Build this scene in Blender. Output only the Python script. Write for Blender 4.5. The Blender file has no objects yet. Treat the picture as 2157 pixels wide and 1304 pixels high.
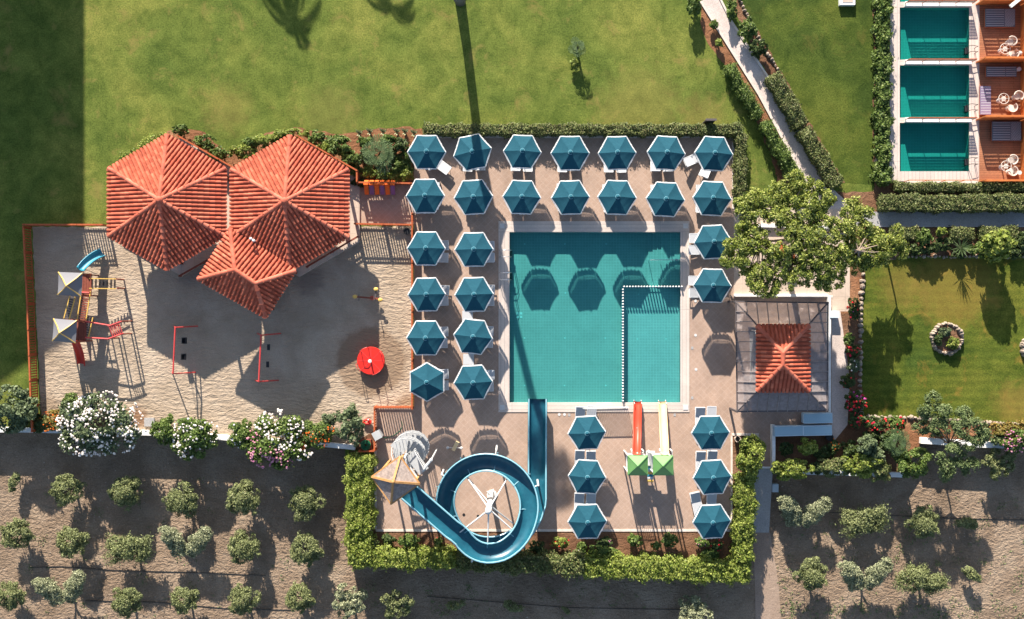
import bpy, math, random
import numpy as np
from mathutils import Vector, Matrix
from mathutils.geometry import tessellate_polygon

C = bpy.context.scene.collection
R = math.radians
PI = math.pi
CAMH = 72.0
S = 30.0          # photo pixels per metre at ground level

# ------------------------------------------------------------------ camera, world, sun, exposure
cam = bpy.data.cameras.new('camera'); cam_o = bpy.data.objects.new('camera', cam); C.objects.link(cam_o)
cam_o.location = (0, 0, CAMH); cam_o.rotation_euler = (0, 0, 0)
cam.sensor_width = 36; cam.lens = 36 * CAMH / (2157 / S)
cam.clip_start = 1; cam.clip_end = 3000
bpy.context.scene.camera = cam_o
SUN_EL = 23.0; SUN_AZ = 11.9       # azimuth from +Y towards -X
w = bpy.data.worlds.new('World'); bpy.context.scene.world = w; w.use_nodes = True
nt = w.node_tree; bg = nt.nodes['Background']
sky = nt.nodes.new('ShaderNodeTexSky'); sky.sky_type = 'NISHITA'; sky.sun_disc = False
sky.sun_elevation = R(SUN_EL); sky.sun_rotation = R(-SUN_AZ)
nt.links.new(sky.outputs[0], bg.inputs[0]); bg.inputs[1].default_value = 0.080
sl = bpy.data.lights.new('sun', 'SUN'); sl.energy = 5.0; sl.angle = R(0.5); sl.color = (1.0, 0.91, 0.80)
so = bpy.data.objects.new('sun', sl); C.objects.link(so)
sdir = Vector((-math.sin(R(SUN_AZ)) * math.cos(R(SUN_EL)), math.cos(R(SUN_AZ)) * math.cos(R(SUN_EL)), math.sin(R(SUN_EL))))
so.rotation_euler = sdir.to_track_quat('Z', 'Y').to_euler(); so.location = sdir * 60
vs = bpy.context.scene.view_settings
vs.view_transform = 'Standard'; vs.look = 'None'; vs.gamma = 1; vs.exposure = 1.47
bpy.context.scene.cycles.max_bounces = 6
bpy.context.scene.cycles.transparent_max_bounces = 12

# ------------------------------------------------------------------ helpers
def W(px, py, z=0.0):
    """ground metres of a thing measured in the photograph at its real height z"""
    k = (CAMH - z) / CAMH / S
    return Vector(((px - 1078.5) * k, -(py - 652) * k, z))
def G(px, py, z=0.0):
    """plan position (already reduced to ground pixels), at height z"""
    return Vector(((px - 1078.5) / S, -(py - 652) / S, z))

class MB:
    def __init__(s): s.v = []; s.f = []; s.m = []
    def add(s, vs, fs, mi=0):
        o = len(s.v); s.v.extend([tuple(p) for p in vs])
        for f in fs: s.f.append(tuple(o + i for i in f)); s.m.append(mi)
    def box(s, c, size, rz=0, mat=None, mi=0):
        hx, hy, hz = size[0] / 2, size[1] / 2, size[2] / 2
        M = Matrix.Translation(Vector(c)) @ (mat if mat is not None else Matrix.Rotation(rz, 4, 'Z'))
        p = [M @ Vector((x * hx, y * hy, z * hz)) for z in (-1, 1) for y in (-1, 1) for x in (-1, 1)]
        s.add(p, [(0, 2, 3, 1), (4, 5, 7, 6), (0, 1, 5, 4), (2, 6, 7, 3), (0, 4, 6, 2), (1, 3, 7, 5)], mi)
    def beam(s, a, b, wd, ht, mi=0):
        a = Vector(a); b = Vector(b); d = b - a; L = d.length
        if L < 1e-6: return
        x = d / L; up = Vector((0, 0, 1)) if abs(x.z) < .98 else Vector((0, 1, 0))
        y = up.cross(x).normalized(); z = x.cross(y)
        M = Matrix((x, y, z)).transposed().to_4x4()
        s.box((a + b) / 2, (L, wd, ht), mat=M, mi=mi)
    def cyl(s, a, b, r0, r1=None, n=10, mi=0, cap=True):
        r1 = r0 if r1 is None else r1
        a = Vector(a); b = Vector(b); x = (b - a).normalized()
        t = Vector((1, 0, 0)) if abs(x.x) < .9 else Vector((0, 1, 0))
        u = x.cross(t).normalized(); w_ = x.cross(u)
        ring = lambda c, r: [c + (u * math.cos(2 * PI * i / n) + w_ * math.sin(2 * PI * i / n)) * r for i in range(n)]
        fs = [(i, (i + 1) % n, n + (i + 1) % n, n + i) for i in range(n)]
        if cap: fs += [tuple(range(n))[::-1], tuple(range(n, 2 * n))]
        s.add(ring(a, r0) + ring(b, r1), fs, mi)
    def tube(s, pts, r, n=8, mi=0):
        rs = r if isinstance(r, (list, tuple)) else [r] * len(pts)
        pts = [Vector(p) for p in pts]; vs = []
        pu = None
        for i, p in enumerate(pts):
            d = (pts[min(i + 1, len(pts) - 1)] - pts[max(i - 1, 0)]).normalized()
            if pu is None:
                t = Vector((0, 0, 1)) if abs(d.z) < .9 else Vector((1, 0, 0))
                u = d.cross(t).normalized()
            else: u = (pu - d * pu.dot(d)).normalized()
            pu = u; w_ = d.cross(u)
            vs += [p + (u * math.cos(2 * PI * k / n) + w_ * math.sin(2 * PI * k / n)) * rs[i] for k in range(n)]
        fs = [(i * n + k, i * n + (k + 1) % n, (i + 1) * n + (k + 1) % n, (i + 1) * n + k) for i in range(len(pts) - 1) for k in range(n)]
        fs += [tuple(range(n))[::-1], tuple(range((len(pts) - 1) * n, len(pts) * n))]
        s.add(vs, fs, mi)
    def lathe(s, c, prof, n=16, mi=0, sx=1, sy=1):
        c = Vector(c); vs = []
        for (r, z) in prof: vs += [c + Vector((r * math.cos(2 * PI * i / n) * sx, r * math.sin(2 * PI * i / n) * sy, z)) for i in range(n)]
        fs = [(j * n + i, j * n + (i + 1) % n, (j + 1) * n + (i + 1) % n, (j + 1) * n + i) for j in range(len(prof) - 1) for i in range(n)]
        s.add(vs, fs, mi)
    def ball(s, c, r, n=8, mi=0, sq=(1, 1, 1)):
        k = max(4, n // 2 + 1); c = Vector(c); vs = []
        for j in range(k + 1):
            a = -PI / 2 + PI * j / k
            vs += [c + Vector((math.cos(a) * math.cos(2 * PI * i / n) * r * sq[0], math.cos(a) * math.sin(2 * PI * i / n) * r * sq[1], math.sin(a) * r * sq[2])) for i in range(n)]
        s.add(vs, [(j * n + i, j * n + (i + 1) % n, (j + 1) * n + (i + 1) % n, (j + 1) * n + i) for j in range(k) for i in range(n)], mi)
    def prism(s, poly, z0, z1, mi=0, bottom=True):
        n = len(poly)
        tri = tessellate_polygon([[Vector((p[0], p[1], 0)) for p in poly]])
        vs = [(p[0], p[1], z0) for p in poly] + [(p[0], p[1], z1) for p in poly]
        area = sum(poly[i][0] * poly[(i + 1) % n][1] - poly[(i + 1) % n][0] * poly[i][1] for i in range(n))
        fs = []
        for t in tri:
            a = [poly[i] for i in t]
            ar = (a[1][0] - a[0][0]) * (a[2][1] - a[0][1]) - (a[2][0] - a[0][0]) * (a[1][1] - a[0][1])
            t = tuple(t) if ar > 0 else tuple(t)[::-1]
            fs.append(tuple(n + i for i in t))
            if bottom: fs.append(tuple(t)[::-1])
        for i in range(n):
            j = (i + 1) % n
            fs.append((i, j, n + j, n + i) if area > 0 else (j, i, n + i, n + j))
        s.add(vs, fs, mi)
    def sheet(s, polys, z, mi=0):
        L = [[Vector((p[0], p[1], 0)) for p in q] for q in polys]
        flat = [p for q in L for p in q]
        fs = []
        for t in tessellate_polygon(L):
            a, b, c = (flat[i] for i in t)
            ar = (b.x - a.x) * (c.y - a.y) - (c.x - a.x) * (b.y - a.y)
            if abs(ar) > 1e-9: fs.append(tuple(t) if ar > 0 else tuple(t)[::-1])
        s.add([(p.x, p.y, z) for p in flat], fs, mi)
    def build(s, name, mat, parent=None, world=True, smooth=False):
        me = bpy.data.meshes.new(name)
        off = parent_loc(parent) if (parent is not None and world) else Vector((0, 0, 0))
        if off.length > 0: vs = [(p[0] - off.x, p[1] - off.y, p[2] - off.z) for p in s.v]
        else: vs = s.v
        me.from_pydata(vs, [], s.f)
        mats = mat if isinstance(mat, (list, tuple)) else [mat]
        for m in mats: me.materials.append(m)
        if len(mats) > 1: me.polygons.foreach_set('material_index', s.m)
        if smooth: me.shade_smooth(); 
        me.update()
        o = bpy.data.objects.new(name, me); C.objects.link(o)
        if parent is not None: o.parent = parent
        return o
def parent_loc(p):
    v = Vector((0, 0, 0))
    while p is not None: v += p.location; p = p.parent
    return v
def tag(o, label, cat, group=None):
    o['label'] = label; o['category'] = cat
    if group: o['group'] = group
    return o
def thing(name, loc, label=None, cat=None, group=None, rz=0):
    o = bpy.data.objects.new(name, None); C.objects.link(o); o.location = loc; o.rotation_euler = (0, 0, rz)
    o.empty_display_size = .3
    if label: tag(o, label, cat, group)
    return o
def kids(o): return [c for c in bpy.data.objects if c.parent == o]
def proto_tree(o): return (o, [proto_tree(c) for c in kids(o)])
def copy_tree(pt, parent=None):
    o, ch = pt
    c = o.copy(); C.objects.link(c); c.parent = parent
    for x in ch: copy_tree(x, c)
    return c
def struct(name, mb, mat, **k):
    o = mb.build(name, mat, **k); o['kind'] = 'structure'; return o
def poly(pts, z=0): return [tuple(W(x, y, z)[:2]) for x, y in pts]
def ring_poly(cx, cy, r, n, rot=0): return [(cx + r * math.cos(rot + 2 * PI * i / n), cy + r * math.sin(rot + 2 * PI * i / n)) for i in range(n)]
ORD = ['first', 'second', 'third', 'fourth', 'fifth', 'sixth', 'seventh', 'eighth', 'ninth', 'tenth']

# ------------------------------------------------------------------ materials
def mat(name, col, rough=.7, spec=.3, metal=0, noise=None, bump=None, coat=0):
    """noise = (scale, other colour, amount) ; bump = (scale, strength, distance)"""
    m = bpy.data.materials.new(name); m.use_nodes = True
    n = m.node_tree.nodes; l = m.node_tree.links; b = n['Principled BSDF']
    b.inputs['Base Color'].default_value = (*col, 1); b.inputs['Roughness'].default_value = rough
    b.inputs['Specular IOR Level'].default_value = spec; b.inputs['Metallic'].default_value = metal
    if coat: b.inputs['Coat Weight'].default_value = coat
    if noise or bump: tc = n.new('ShaderNodeTexCoord')
    if noise:
        t = n.new('ShaderNodeTexNoise'); t.inputs['Scale'].default_value = noise[0]; t.inputs['Detail'].default_value = 6
        t.inputs['Roughness'].default_value = .65
        l.new(tc.outputs['Object'], t.inputs['Vector'])
        r = n.new('ShaderNodeValToRGB'); r.color_ramp.elements[0].position = .38; r.color_ramp.elements[1].position = .64
        a = noise[2]
        r.color_ramp.elements[0].color = (*[col[i] * (1 - a) + noise[1][i] * a for i in range(3)], 1)
        r.color_ramp.elements[1].color = (*col, 1)
        l.new(t.outputs[0], r.inputs[0]); l.new(r.outputs[0], b.inputs['Base Color'])
    if bump:
        t2 = n.new('ShaderNodeTexNoise'); t2.inputs['Scale'].default_value = bump[0]; t2.inputs['Detail'].default_value = 5
        l.new(tc.outputs['Object'], t2.inputs['Vector'])
        bp = n.new('ShaderNodeBump'); bp.inputs['Strength'].default_value = bump[1]; bp.inputs['Distance'].default_value = bump[2]
        l.new(t2.outputs[0], bp.inputs['Height']); l.new(bp.outputs[0], b.inputs['Normal'])
    return m
def nodes_mat(name):
    m = bpy.data.materials.new(name); m.use_nodes = True
    n = m.node_tree.nodes; l = m.node_tree.links
    return m, n, l, n['Principled BSDF']
def ramp(n, stops):
    r = n.new('ShaderNodeValToRGB'); e = r.color_ramp.elements
    while len(e) < len(stops): e.new(.5)
    for i, (p, c) in enumerate(stops): e[i].position = p; e[i].color = (*c, 1)
    return r
def noise_node(n, l, vec, scale, detail=5, rough=.6, dist=0):
    t = n.new('ShaderNodeTexNoise'); t.inputs['Scale'].default_value = scale; t.inputs['Detail'].default_value = detail
    t.inputs['Roughness'].default_value = rough; t.inputs['Distortion'].default_value = dist
    l.new(vec, t.inputs['Vector']); return t
def mix_col(n, l, fac, a, b, mode='MIX'):
    x = n.new('ShaderNodeMix'); x.data_type = 'RGBA'; x.blend_type = mode
    for sock, val in ((x.inputs[0], fac), (x.inputs[6], a), (x.inputs[7], b)):
        if hasattr(val, 'is_linked') or hasattr(val, 'links'): l.new(val, sock)
        elif isinstance(val, (int, float)): sock.default_value = val
        else: sock.default_value = (*val, 1)
    return x.outputs[2]
def grass_mat(name, dark, mid, light, dry, dry_amt=.5, mow=0):
    m, n, l, b = nodes_mat(name); tc = n.new('ShaderNodeTexCoord'); v = tc.outputs['Object']
    big = noise_node(n, l, v, .16, 4, .6, .6); r1 = ramp(n, [(.34, dark), (.5, mid), (.66, light)]); l.new(big.outputs[0], r1.inputs[0])
    med = noise_node(n, l, v, .8, 7, .72, .5); r2 = ramp(n, [(.35, (.66, .72, .62)), (.65, (1.30, 1.22, 1.2))]); l.new(med.outputs[0], r2.inputs[0])
    c = mix_col(n, l, 1.0, r1.outputs[0], r2.outputs[0], 'MULTIPLY')
    fine = noise_node(n, l, v, 9, 4, .75); r3 = ramp(n, [(.33, (.52, .56, .5)), (.67, (1.45, 1.38, 1.3))]); l.new(fine.outputs[0], r3.inputs[0])
    c = mix_col(n, l, .9, c, r3.outputs[0], 'MULTIPLY')
    dn = noise_node(n, l, v, .55, 6, .7, .5); r4 = ramp(n, [(.56, (0, 0, 0)), (.72, (1, 1, 1))]); l.new(dn.outputs[0], r4.inputs[0])
    mu = n.new('ShaderNodeMath'); mu.operation = 'MULTIPLY'; mu.inputs[1].default_value = dry_amt; l.new(r4.outputs[0], mu.inputs[0])
    c = mix_col(n, l, mu.outputs[0], c, dry)
    if mow:
        wv = n.new('ShaderNodeTexWave'); wv.bands_direction = 'Y'; wv.inputs['Scale'].default_value = mow; wv.inputs['Distortion'].default_value = 1.5
        l.new(v, wv.inputs['Vector']); r5 = ramp(n, [(0, (.88, .9, .88)), (1, (1.1, 1.08, 1.05))]); l.new(wv.outputs[0], r5.inputs[0])
        c = mix_col(n, l, 1.0, c, r5.outputs[0], 'MULTIPLY')
    l.new(c, b.inputs['Base Color']); b.inputs['Roughness'].default_value = .9; b.inputs['Specular IOR Level'].default_value = .1
    bn = noise_node(n, l, v, 14, 4, .8); bp = n.new('ShaderNodeBump'); bp.inputs['Strength'].default_value = .55; bp.inputs['Distance'].default_value = .05
    l.new(bn.outputs[0], bp.inputs['Height']); l.new(bp.outputs[0], b.inputs['Normal'])
    return m
def ground_mat(name, a, b_, c_, lumps, dist, strength=1.0, stretch=(1, 1, 1), fine=14, speck=None):
    m, n, l, b = nodes_mat(name); tc = n.new('ShaderNodeTexCoord')
    mp = n.new('ShaderNodeMapping'); mp.inputs['Scale'].default_value = stretch; l.new(tc.outputs['Object'], mp.inputs[0]); v = mp.outputs[0]
    big = noise_node(n, l, tc.outputs['Object'], .35, 6, .65, .4); r1 = ramp(n, [(.3, a), (.52, b_), (.72, c_)]); l.new(big.outputs[0], r1.inputs[0])
    fn = noise_node(n, l, tc.outputs['Object'], fine, 5, .75); r2 = ramp(n, [(.3, (.62, .62, .62)), (.7, (1.3, 1.3, 1.3))]); l.new(fn.outputs[0], r2.inputs[0])
    c = mix_col(n, l, .8, r1.outputs[0], r2.outputs[0], 'MULTIPLY')
    if speck:
        sn = noise_node(n, l, tc.outputs['Object'], 7, 3, .6); r3 = ramp(n, [(.66, (0, 0, 0)), (.72, (1, 1, 1))]); l.new(sn.outputs[0], r3.inputs[0])
        c = mix_col(n, l, r3.outputs[0], c, speck)
    l.new(c, b.inputs['Base Color']); b.inputs['Roughness'].default_value = .95; b.inputs['Specular IOR Level'].default_value = .08
    h1 = noise_node(n, l, v, lumps, 3, .5, .6); h2 = noise_node(n, l, v, lumps * 4, 4, .7)
    ad = n.new('ShaderNodeMath'); ad.operation = 'MULTIPLY_ADD'; l.new(h2.outputs[0], ad.inputs[0]); ad.inputs[1].default_value = .3; l.new(h1.outputs[0], ad.inputs[2])
    bp = n.new('ShaderNodeBump'); bp.inputs['Strength'].default_value = strength; bp.inputs['Distance'].default_value = dist
    l.new(ad.outputs[0], bp.inputs['Height']); l.new(bp.outputs[0], b.inputs['Normal'])
    return m
def add_patches(m, patches, amt=.85):
    """round patches of differently coloured, dug over ground: (x, y, radius, colour, softness)"""
    n = m.node_tree.nodes; l = m.node_tree.links; b = n['Principled BSDF']; tc = n.new('ShaderNodeTexCoord'); src = b.inputs['Base Color'].links[0].from_socket
    nz = noise_node(n, l, tc.outputs['Object'], 1.6, 5, .65)
    for (x, y, r, col, soft) in patches:
        vm = n.new('ShaderNodeVectorMath'); vm.operation = 'DISTANCE'; l.new(tc.outputs['Object'], vm.inputs[0]); vm.inputs[1].default_value = (x, y, 0)
        ma = n.new('ShaderNodeMath'); ma.operation = 'MULTIPLY_ADD'; l.new(nz.outputs[0], ma.inputs[0]); ma.inputs[1].default_value = soft * 2.2; l.new(vm.outputs['Value'], ma.inputs[2])
        mr = n.new('ShaderNodeMapRange'); mr.inputs[1].default_value = r + soft * .6; mr.inputs[2].default_value = r + soft * 1.5; mr.inputs[3].default_value = amt; mr.inputs[4].default_value = 0; l.new(ma.outputs[0], mr.inputs[0])
        src = mix_col(n, l, mr.outputs[0], src, col)
    l.new(src, b.inputs['Base Color'])
def tile_mat(name, col, col2, mortar, size, rot=0, msize=.02, rough=.6, nz=.25, ratio=1.0, offset=0, mix=1.0):
    m, n, l, b = nodes_mat(name); tc = n.new('ShaderNodeTexCoord')
    mp = n.new('ShaderNodeMapping'); mp.inputs['Rotation'].default_value = (0, 0, rot); l.new(tc.outputs['Object'], mp.inputs[0])
    br = n.new('ShaderNodeTexBrick'); br.offset = offset; br.inputs['Scale'].default_value = 1; br.inputs['Brick Width'].default_value = size * ratio
    br.inputs['Row Height'].default_value = size; br.inputs['Mortar Size'].default_value = msize; br.inputs['Mortar Smooth'].default_value = .2
    br.inputs['Color1'].default_value = (*col, 1); br.inputs['Color2'].default_value = (*col2, 1); br.inputs['Mortar'].default_value = (*mortar, 1)
    l.new(mp.outputs[0], br.inputs['Vector'])
    big = noise_node(n, l, tc.outputs['Object'], .6, 6, .65, .4); r1 = ramp(n, [(.3, (1 - nz,) * 3), (.7, (1 + nz * .6,) * 3)]); l.new(big.outputs[0], r1.inputs[0])
    fn = noise_node(n, l, tc.outputs['Object'], 12, 4, .7); r2 = ramp(n, [(.3, (1 - nz * .8,) * 3), (.7, (1 + nz * .5,) * 3)]); l.new(fn.outputs[0], r2.inputs[0])
    c = mix_col(n, l, 1.0, br.outputs[0], r1.outputs[0], 'MULTIPLY'); c = mix_col(n, l, mix, c, r2.outputs[0], 'MULTIPLY')
    l.new(c, b.inputs['Base Color']); b.inputs['Roughness'].default_value = rough; b.inputs['Specular IOR Level'].default_value = .25
    return m
def leaf_mat(name, cols, trans=.25, rough=.55):
    m, n, l, b = nodes_mat(name)
    g = n.new('ShaderNodeNewGeometry'); k = len(cols)
    r = ramp(n, [((i + .5) / k, c) for i, c in enumerate(cols)]); l.new(g.outputs['Random Per Island'], r.inputs[0])
    l.new(r.outputs[0], b.inputs['Base Color']); b.inputs['Roughness'].default_value = rough; b.inputs['Specular IOR Level'].default_value = .25
    t = n.new('ShaderNodeBsdfTranslucent'); l.new(r.outputs[0], t.inputs[0])
    mx = n.new('ShaderNodeMixShader'); mx.inputs[0].default_value = trans
    l.new(b.outputs[0], mx.inputs[1]); l.new(t.outputs[0], mx.inputs[2]); l.new(mx.outputs[0], n['Material Output'].inputs[0])
    return m

M = {}  # materials
M['lawn'] = grass_mat('lawn grass', (.070, .106, .022), (.106, .140, .030), (.150, .170, .040), (.25, .185, .06), .65)
M['lawn2'] = grass_mat('garden grass', (.045, .075, .014), (.075, .10, .016), (.115, .125, .022), (.24, .15, .032), .8, mow=.55)
M['lawn3'] = grass_mat('upper grass', (.035, .06, .012), (.06, .088, .016), (.085, .105, .020), (.15, .12, .03), .35)
M['soil'] = ground_mat('grove soil', (.165, .118, .080), (.25, .182, .128), (.34, .262, .19), 3.4, .21, 1.0, (1, 1.5, 1), 10, (.42, .36, .30))
M['dirt'] = ground_mat('track dirt', (.23, .165, .12), (.29, .215, .165), (.35, .27, .21), 5, .04, .6)
M['bed'] = ground_mat('bed soil', (.10, .05, .03), (.17, .09, .052), (.24, .14, .085), 4, .08, .9)
M['redbed'] = ground_mat('red soil', (.14, .065, .032), (.24, .115, .06), (.33, .18, .10), 4, .08, .9)
M['sand'] = ground_mat('playground sand', (.30, .232, .165), (.38, .300, .222), (.44, .358, .272), 3.0, .13, .9, (.75, 1.7, 1), 22)
M['wetsand'] = ground_mat('dug sand', (.19, .13, .085), (.25, .18, .125), (.30, .225, .16), 5, .10, .8, (1, 1, 1), 18)
add_patches(M['lawn2'], [(W(2010, 600).x, W(2010, 600).y, 2.9, (.26, .155, .038), 1.6), (W(2140, 850).x, W(2140, 850).y, 1.5, (.24, .15, .04), 1.2), (W(1900, 600).x, W(1900, 600).y, 1.6, (.22, .145, .036), 1.3)], .38)
add_patches(M['lawn'], [(W(480, 230).x, W(480, 230).y, 1.6, (.24, .165, .055), 1.5), (W(1350, 235).x, W(1350, 235).y, 3.0, (.21, .16, .05), 1.8), (W(700, 240).x, W(700, 240).y, 2.0, (.19, .155, .048), 1.5), (W(1480, 245).x, W(1480, 245).y, 1.5, (.25, .165, .055), 1.2)], .26)
_c = W(781, 762); _d = W(285, 880); _e = W(855, 850); _f = W(300, 800)
add_patches(M['sand'], [(_c.x, _c.y, 2.45, (.215, .150, .10), .45), (_d.x, _d.y, .8, (.21, .115, .065), .6), (_e.x, _e.y, .6, (.24, .17, .11), .6), (W(100, 870).x, W(100, 870).y, 1.2, (.27, .20, .14), .8), (W(650, 590).x, W(650, 590).y, 1.0, (.24, .19, .15), .8), (W(400, 575).x, W(400, 575).y, .9, (.25, .20, .16), .8)])
M['deck'] = tile_mat('deck paving', (.375, .262, .198), (.395, .28, .215), (.425, .315, .25), .34, R(45), .018, .6, .18)
M['terrace'] = tile_mat('terrace paving', (.50, .40, .32), (.53, .42, .34), (.42, .34, .28), .9, 0, .02, .7, .16)
M['coping'] = tile_mat('pool coping', (.58, .50, .44), (.54, .46, .41), (.38, .33, .30), .26, 0, .018, .5, .12, ratio=40)
M['coping_v'] = tile_mat('pool coping side', (.58, .50, .44), (.54, .46, .41), (.38, .33, .30), .26, R(90), .018, .5, .12, ratio=40)
M['kerb'] = mat('white kerb', (.66, .58, .51), .7, .3, noise=(3, (.45, .38, .33), .6))
M['path'] = ground_mat('garden path', (.44, .37, .33), (.54, .46, .42), (.62, .54, .50), 6, .02, .4)
M['concrete'] = ground_mat('concrete path', (.28, .275, .27), (.35, .34, .335), (.42, .41, .40), 6, .02, .4)
M['poolfloor'] = tile_mat('pool mosaic', (.37, .33, .315), (.35, .31, .297), (.43, .385, .365), .20, 0, .018, .4, .10)
M['poolfloor_lt'] = tile_mat('shallow pool mosaic', (.46, .38, .375), (.44, .365, .36), (.54, .45, .44), .20, 0, .018, .4, .10)
M['poolfloor_dk'] = tile_mat('villa pool mosaic', (.20, .33, .285), (.19, .31, .27), (.25, .37, .33), .20, 0, .015, .4, .10)
M['white'] = mat('white paint', (.60, .60, .59), .5, .4, noise=(2, (.42, .42, .42), .5))
M['stair'] = mat('weathered white metal', (.40, .41, .41), .6, .3, noise=(2, (.30, .31, .32), .5))
M['wallwhite'] = mat('whitewashed wall', (.82, .81, .78), .8, .2, noise=(3, (.55, .55, .52), .5), bump=(12, .3, .02))
M['steel'] = mat('stainless steel', (.72, .73, .74), .25, .5, metal=.9)
M['black'] = mat('black plastic', (.02, .02, .022), .5)
M['tile'] = mat('terracotta roof tile', (.50, .135, .078), .75, .2, noise=(5, (.33, .075, .045), .55), bump=(20, .2, .01))
M['tile2'] = mat('terracotta ridge tile', (.56, .175, .105), .7, .25, noise=(5, (.40, .10, .06), .6))
M['orange'] = mat('orange stained timber', (.42, .105, .034), .6, .3, noise=(6, (.27, .055, .02), .7))
M['orange2'] = mat('light orange timber', (.52, .165, .045), .6, .3, noise=(4, (.38, .105, .028), .6))
M['teal'] = mat('teal canvas', (.013, .072, .103), .85, .15, noise=(7, (.009, .054, .082), .5), bump=(5, .35, .03))
M['tealcap'] = mat('teal cap canvas', (.018, .09, .125), .85, .15)
M['grey_cloth'] = mat('grey sling fabric', (.50, .53, .55), .8, .2)
M['lounger'] = mat('white lounger frame', (.62, .63, .64), .45, .4)
M['sling'] = mat('white lounger mesh', (.46, .47, .49), .8, .2)
M['blue_lounger'] = mat('pale blue plastic', (.52, .60, .64), .5, .4)
M['blue_sling'] = mat('faded blue sling', (.30, .43, .50), .8, .2)
M['slide'] = mat('blue slide gelcoat', (.008, .070, .108), .33, .5, noise=(2.5, (.014, .105, .15), .7))
M['rim'] = mat('slide gelcoat with painted light', (.20, .40, .47), .35, .5)  # slide blue made paler: sky and sun on the upward rims put into colour
M['slide_cyan'] = mat('cyan plastic', (.025, .20, .29), .35, .5)
M['red'] = mat('red plastic', (.62, .022, .012), .4, .5, noise=(2, (.5, .015, .01), .5))
M['redmetal'] = mat('red painted steel', (.50, .05, .045), .45, .5)
M['yellow'] = mat('cream yellow gelcoat', (.80, .58, .33), .35, .5, noise=(1, (.72, .48, .22), .6))
M['yel'] = mat('yellow painted timber', (.66, .42, .10), .5, .4)
M['redslide'] = mat('orange red gelcoat', (.55, .07, .035), .3, .5, noise=(1, (.45, .045, .02), .5))
M['greenroof'] = mat('green roof panel', (.12, .27, .09), .5, .4, noise=(2, (.09, .22, .07), .5))
M['tent'] = mat('white grey canopy fabric', (.17, .17, .185), .8, .2)
M['brownwood'] = mat('brown red timber', (.24, .07, .045), .7, .2, noise=(4, (.15, .045, .03), .6))
M['wood'] = tile_mat('timber decking', (.36, .155, .080), (.31, .13, .068), (.18, .07, .035), .16, 0, .012, .6, .22, ratio=20, offset=.3)
M['reed'] = mat('grey reed slats', (.34, .30, .29), .85, .15, noise=(4, (.20, .165, .16), .7))
M['rafter'] = mat('weathered rafter', (.26, .225, .215), .85, .15, noise=(3, (.15, .13, .13), .6))
M['reedlight'] = mat('pale reed panel', (.44, .36, .31), .85, .15, noise=(6, (.24, .19, .17), .8))
M['darkwood'] = mat('dark beam timber', (.10, .085, .085), .7, .2)
M['timber'] = mat('golden timber', (.46, .25, .095), .6, .3, noise=(3, (.34, .17, .06), .7))
M['stone'] = mat('pale stone', (.37, .30, .24), .85, .2, noise=(4, (.16, .13, .10), .8), bump=(9, .6, .04))
M['trunk'] = mat('olive bark', (.16, .13, .10), .9, .1, noise=(6, (.08, .065, .05), .7), bump=(15, .6, .03))
M['palmtrunk'] = mat('palm bark', (.20, .19, .19), .9, .1, noise=(6, (.12, .11, .11), .7))
M['towel'] = mat('orange towel', (.75, .14, .03), .9, .1)
M['towel2'] = mat('purple towel', (.22, .10, .20), .9, .1)
M['hose'] = mat('green hose', (.02, .16, .07), .5, .3)
M['mattress'] = mat('dark grey mattress', (.12, .135, .16), .85, .15)
M['stripe'] = mat('pale mattress stripe', (.50, .50, .52), .85, .15)
M['purple'] = mat('violet grey mattress', (.22, .17, .25), .85, .15)
M['rattan'] = mat('white rattan', (.58, .52, .46), .6, .3)
M['leaf'] = leaf_mat('leaves', [(.05, .085, .018), (.085, .14, .025), (.14, .20, .04), (.065, .11, .02), (.19, .24, .07)])
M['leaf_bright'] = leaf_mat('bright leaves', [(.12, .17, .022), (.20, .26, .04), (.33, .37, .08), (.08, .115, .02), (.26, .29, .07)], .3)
M['leaf_dark'] = leaf_mat('dark leaves', [(.028, .05, .014), (.05, .08, .022), (.08, .11, .03)], .2)
M['leaf_olive'] = leaf_mat('olive leaves', [(.12, .145, .055), (.20, .225, .09), (.31, .33, .145), (.075, .095, .035), (.17, .19, .08)], .22)
M['leaf_silver'] = leaf_mat('silver olive leaves', [(.20, .22, .12), (.30, .315, .18), (.40, .41, .25), (.13, .15, .08)], .2)
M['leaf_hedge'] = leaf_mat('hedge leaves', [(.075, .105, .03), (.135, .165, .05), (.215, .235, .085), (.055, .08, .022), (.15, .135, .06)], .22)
M['leaf_grey'] = leaf_mat('grey green leaves', [(.105, .14, .068), (.15, .19, .09), (.07, .095, .042)], .2)
M['leaf_sage'] = leaf_mat('sage leaves', [(.09, .13, .045), (.14, .19, .07), (.20, .24, .10), (.06, .09, .03)], .22)
M['leaf_rust'] = leaf_mat('rusty leaves', [(.20, .13, .03), (.13, .15, .03), (.25, .16, .04)], .2)
M['leaf_tree'] = leaf_mat('tree leaves', [(.05, .08, .015), (.16, .21, .03), (.32, .36, .06), (.10, .145, .025), (.44, .46, .14)], .34)
M['palmleaf'] = leaf_mat('palm leaves', [(.07, .115, .04), (.135, .19, .085), (.04, .07, .022), (.10, .15, .06)], .25)
M['fl_white'] = leaf_mat('white blossom', [(.80, .74, .68), (.72, .62, .58), (.82, .78, .72)], .2)
M['fl_pink'] = leaf_mat('pink blossom', [(.60, .25, .32), (.68, .34, .42), (.50, .17, .30)], .2)
M['fl_orange'] = leaf_mat('orange blossom', [(.65, .14, .02), (.55, .10, .015), (.70, .20, .03)], .2)
M['fl_red'] = leaf_mat('red blossom', [(.60, .02, .03), (.45, .015, .06), (.65, .04, .03)], .2)
M['fl_mag'] = leaf_mat('magenta blossom', [(.50, .05, .30), (.60, .10, .40)], .2)

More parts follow.
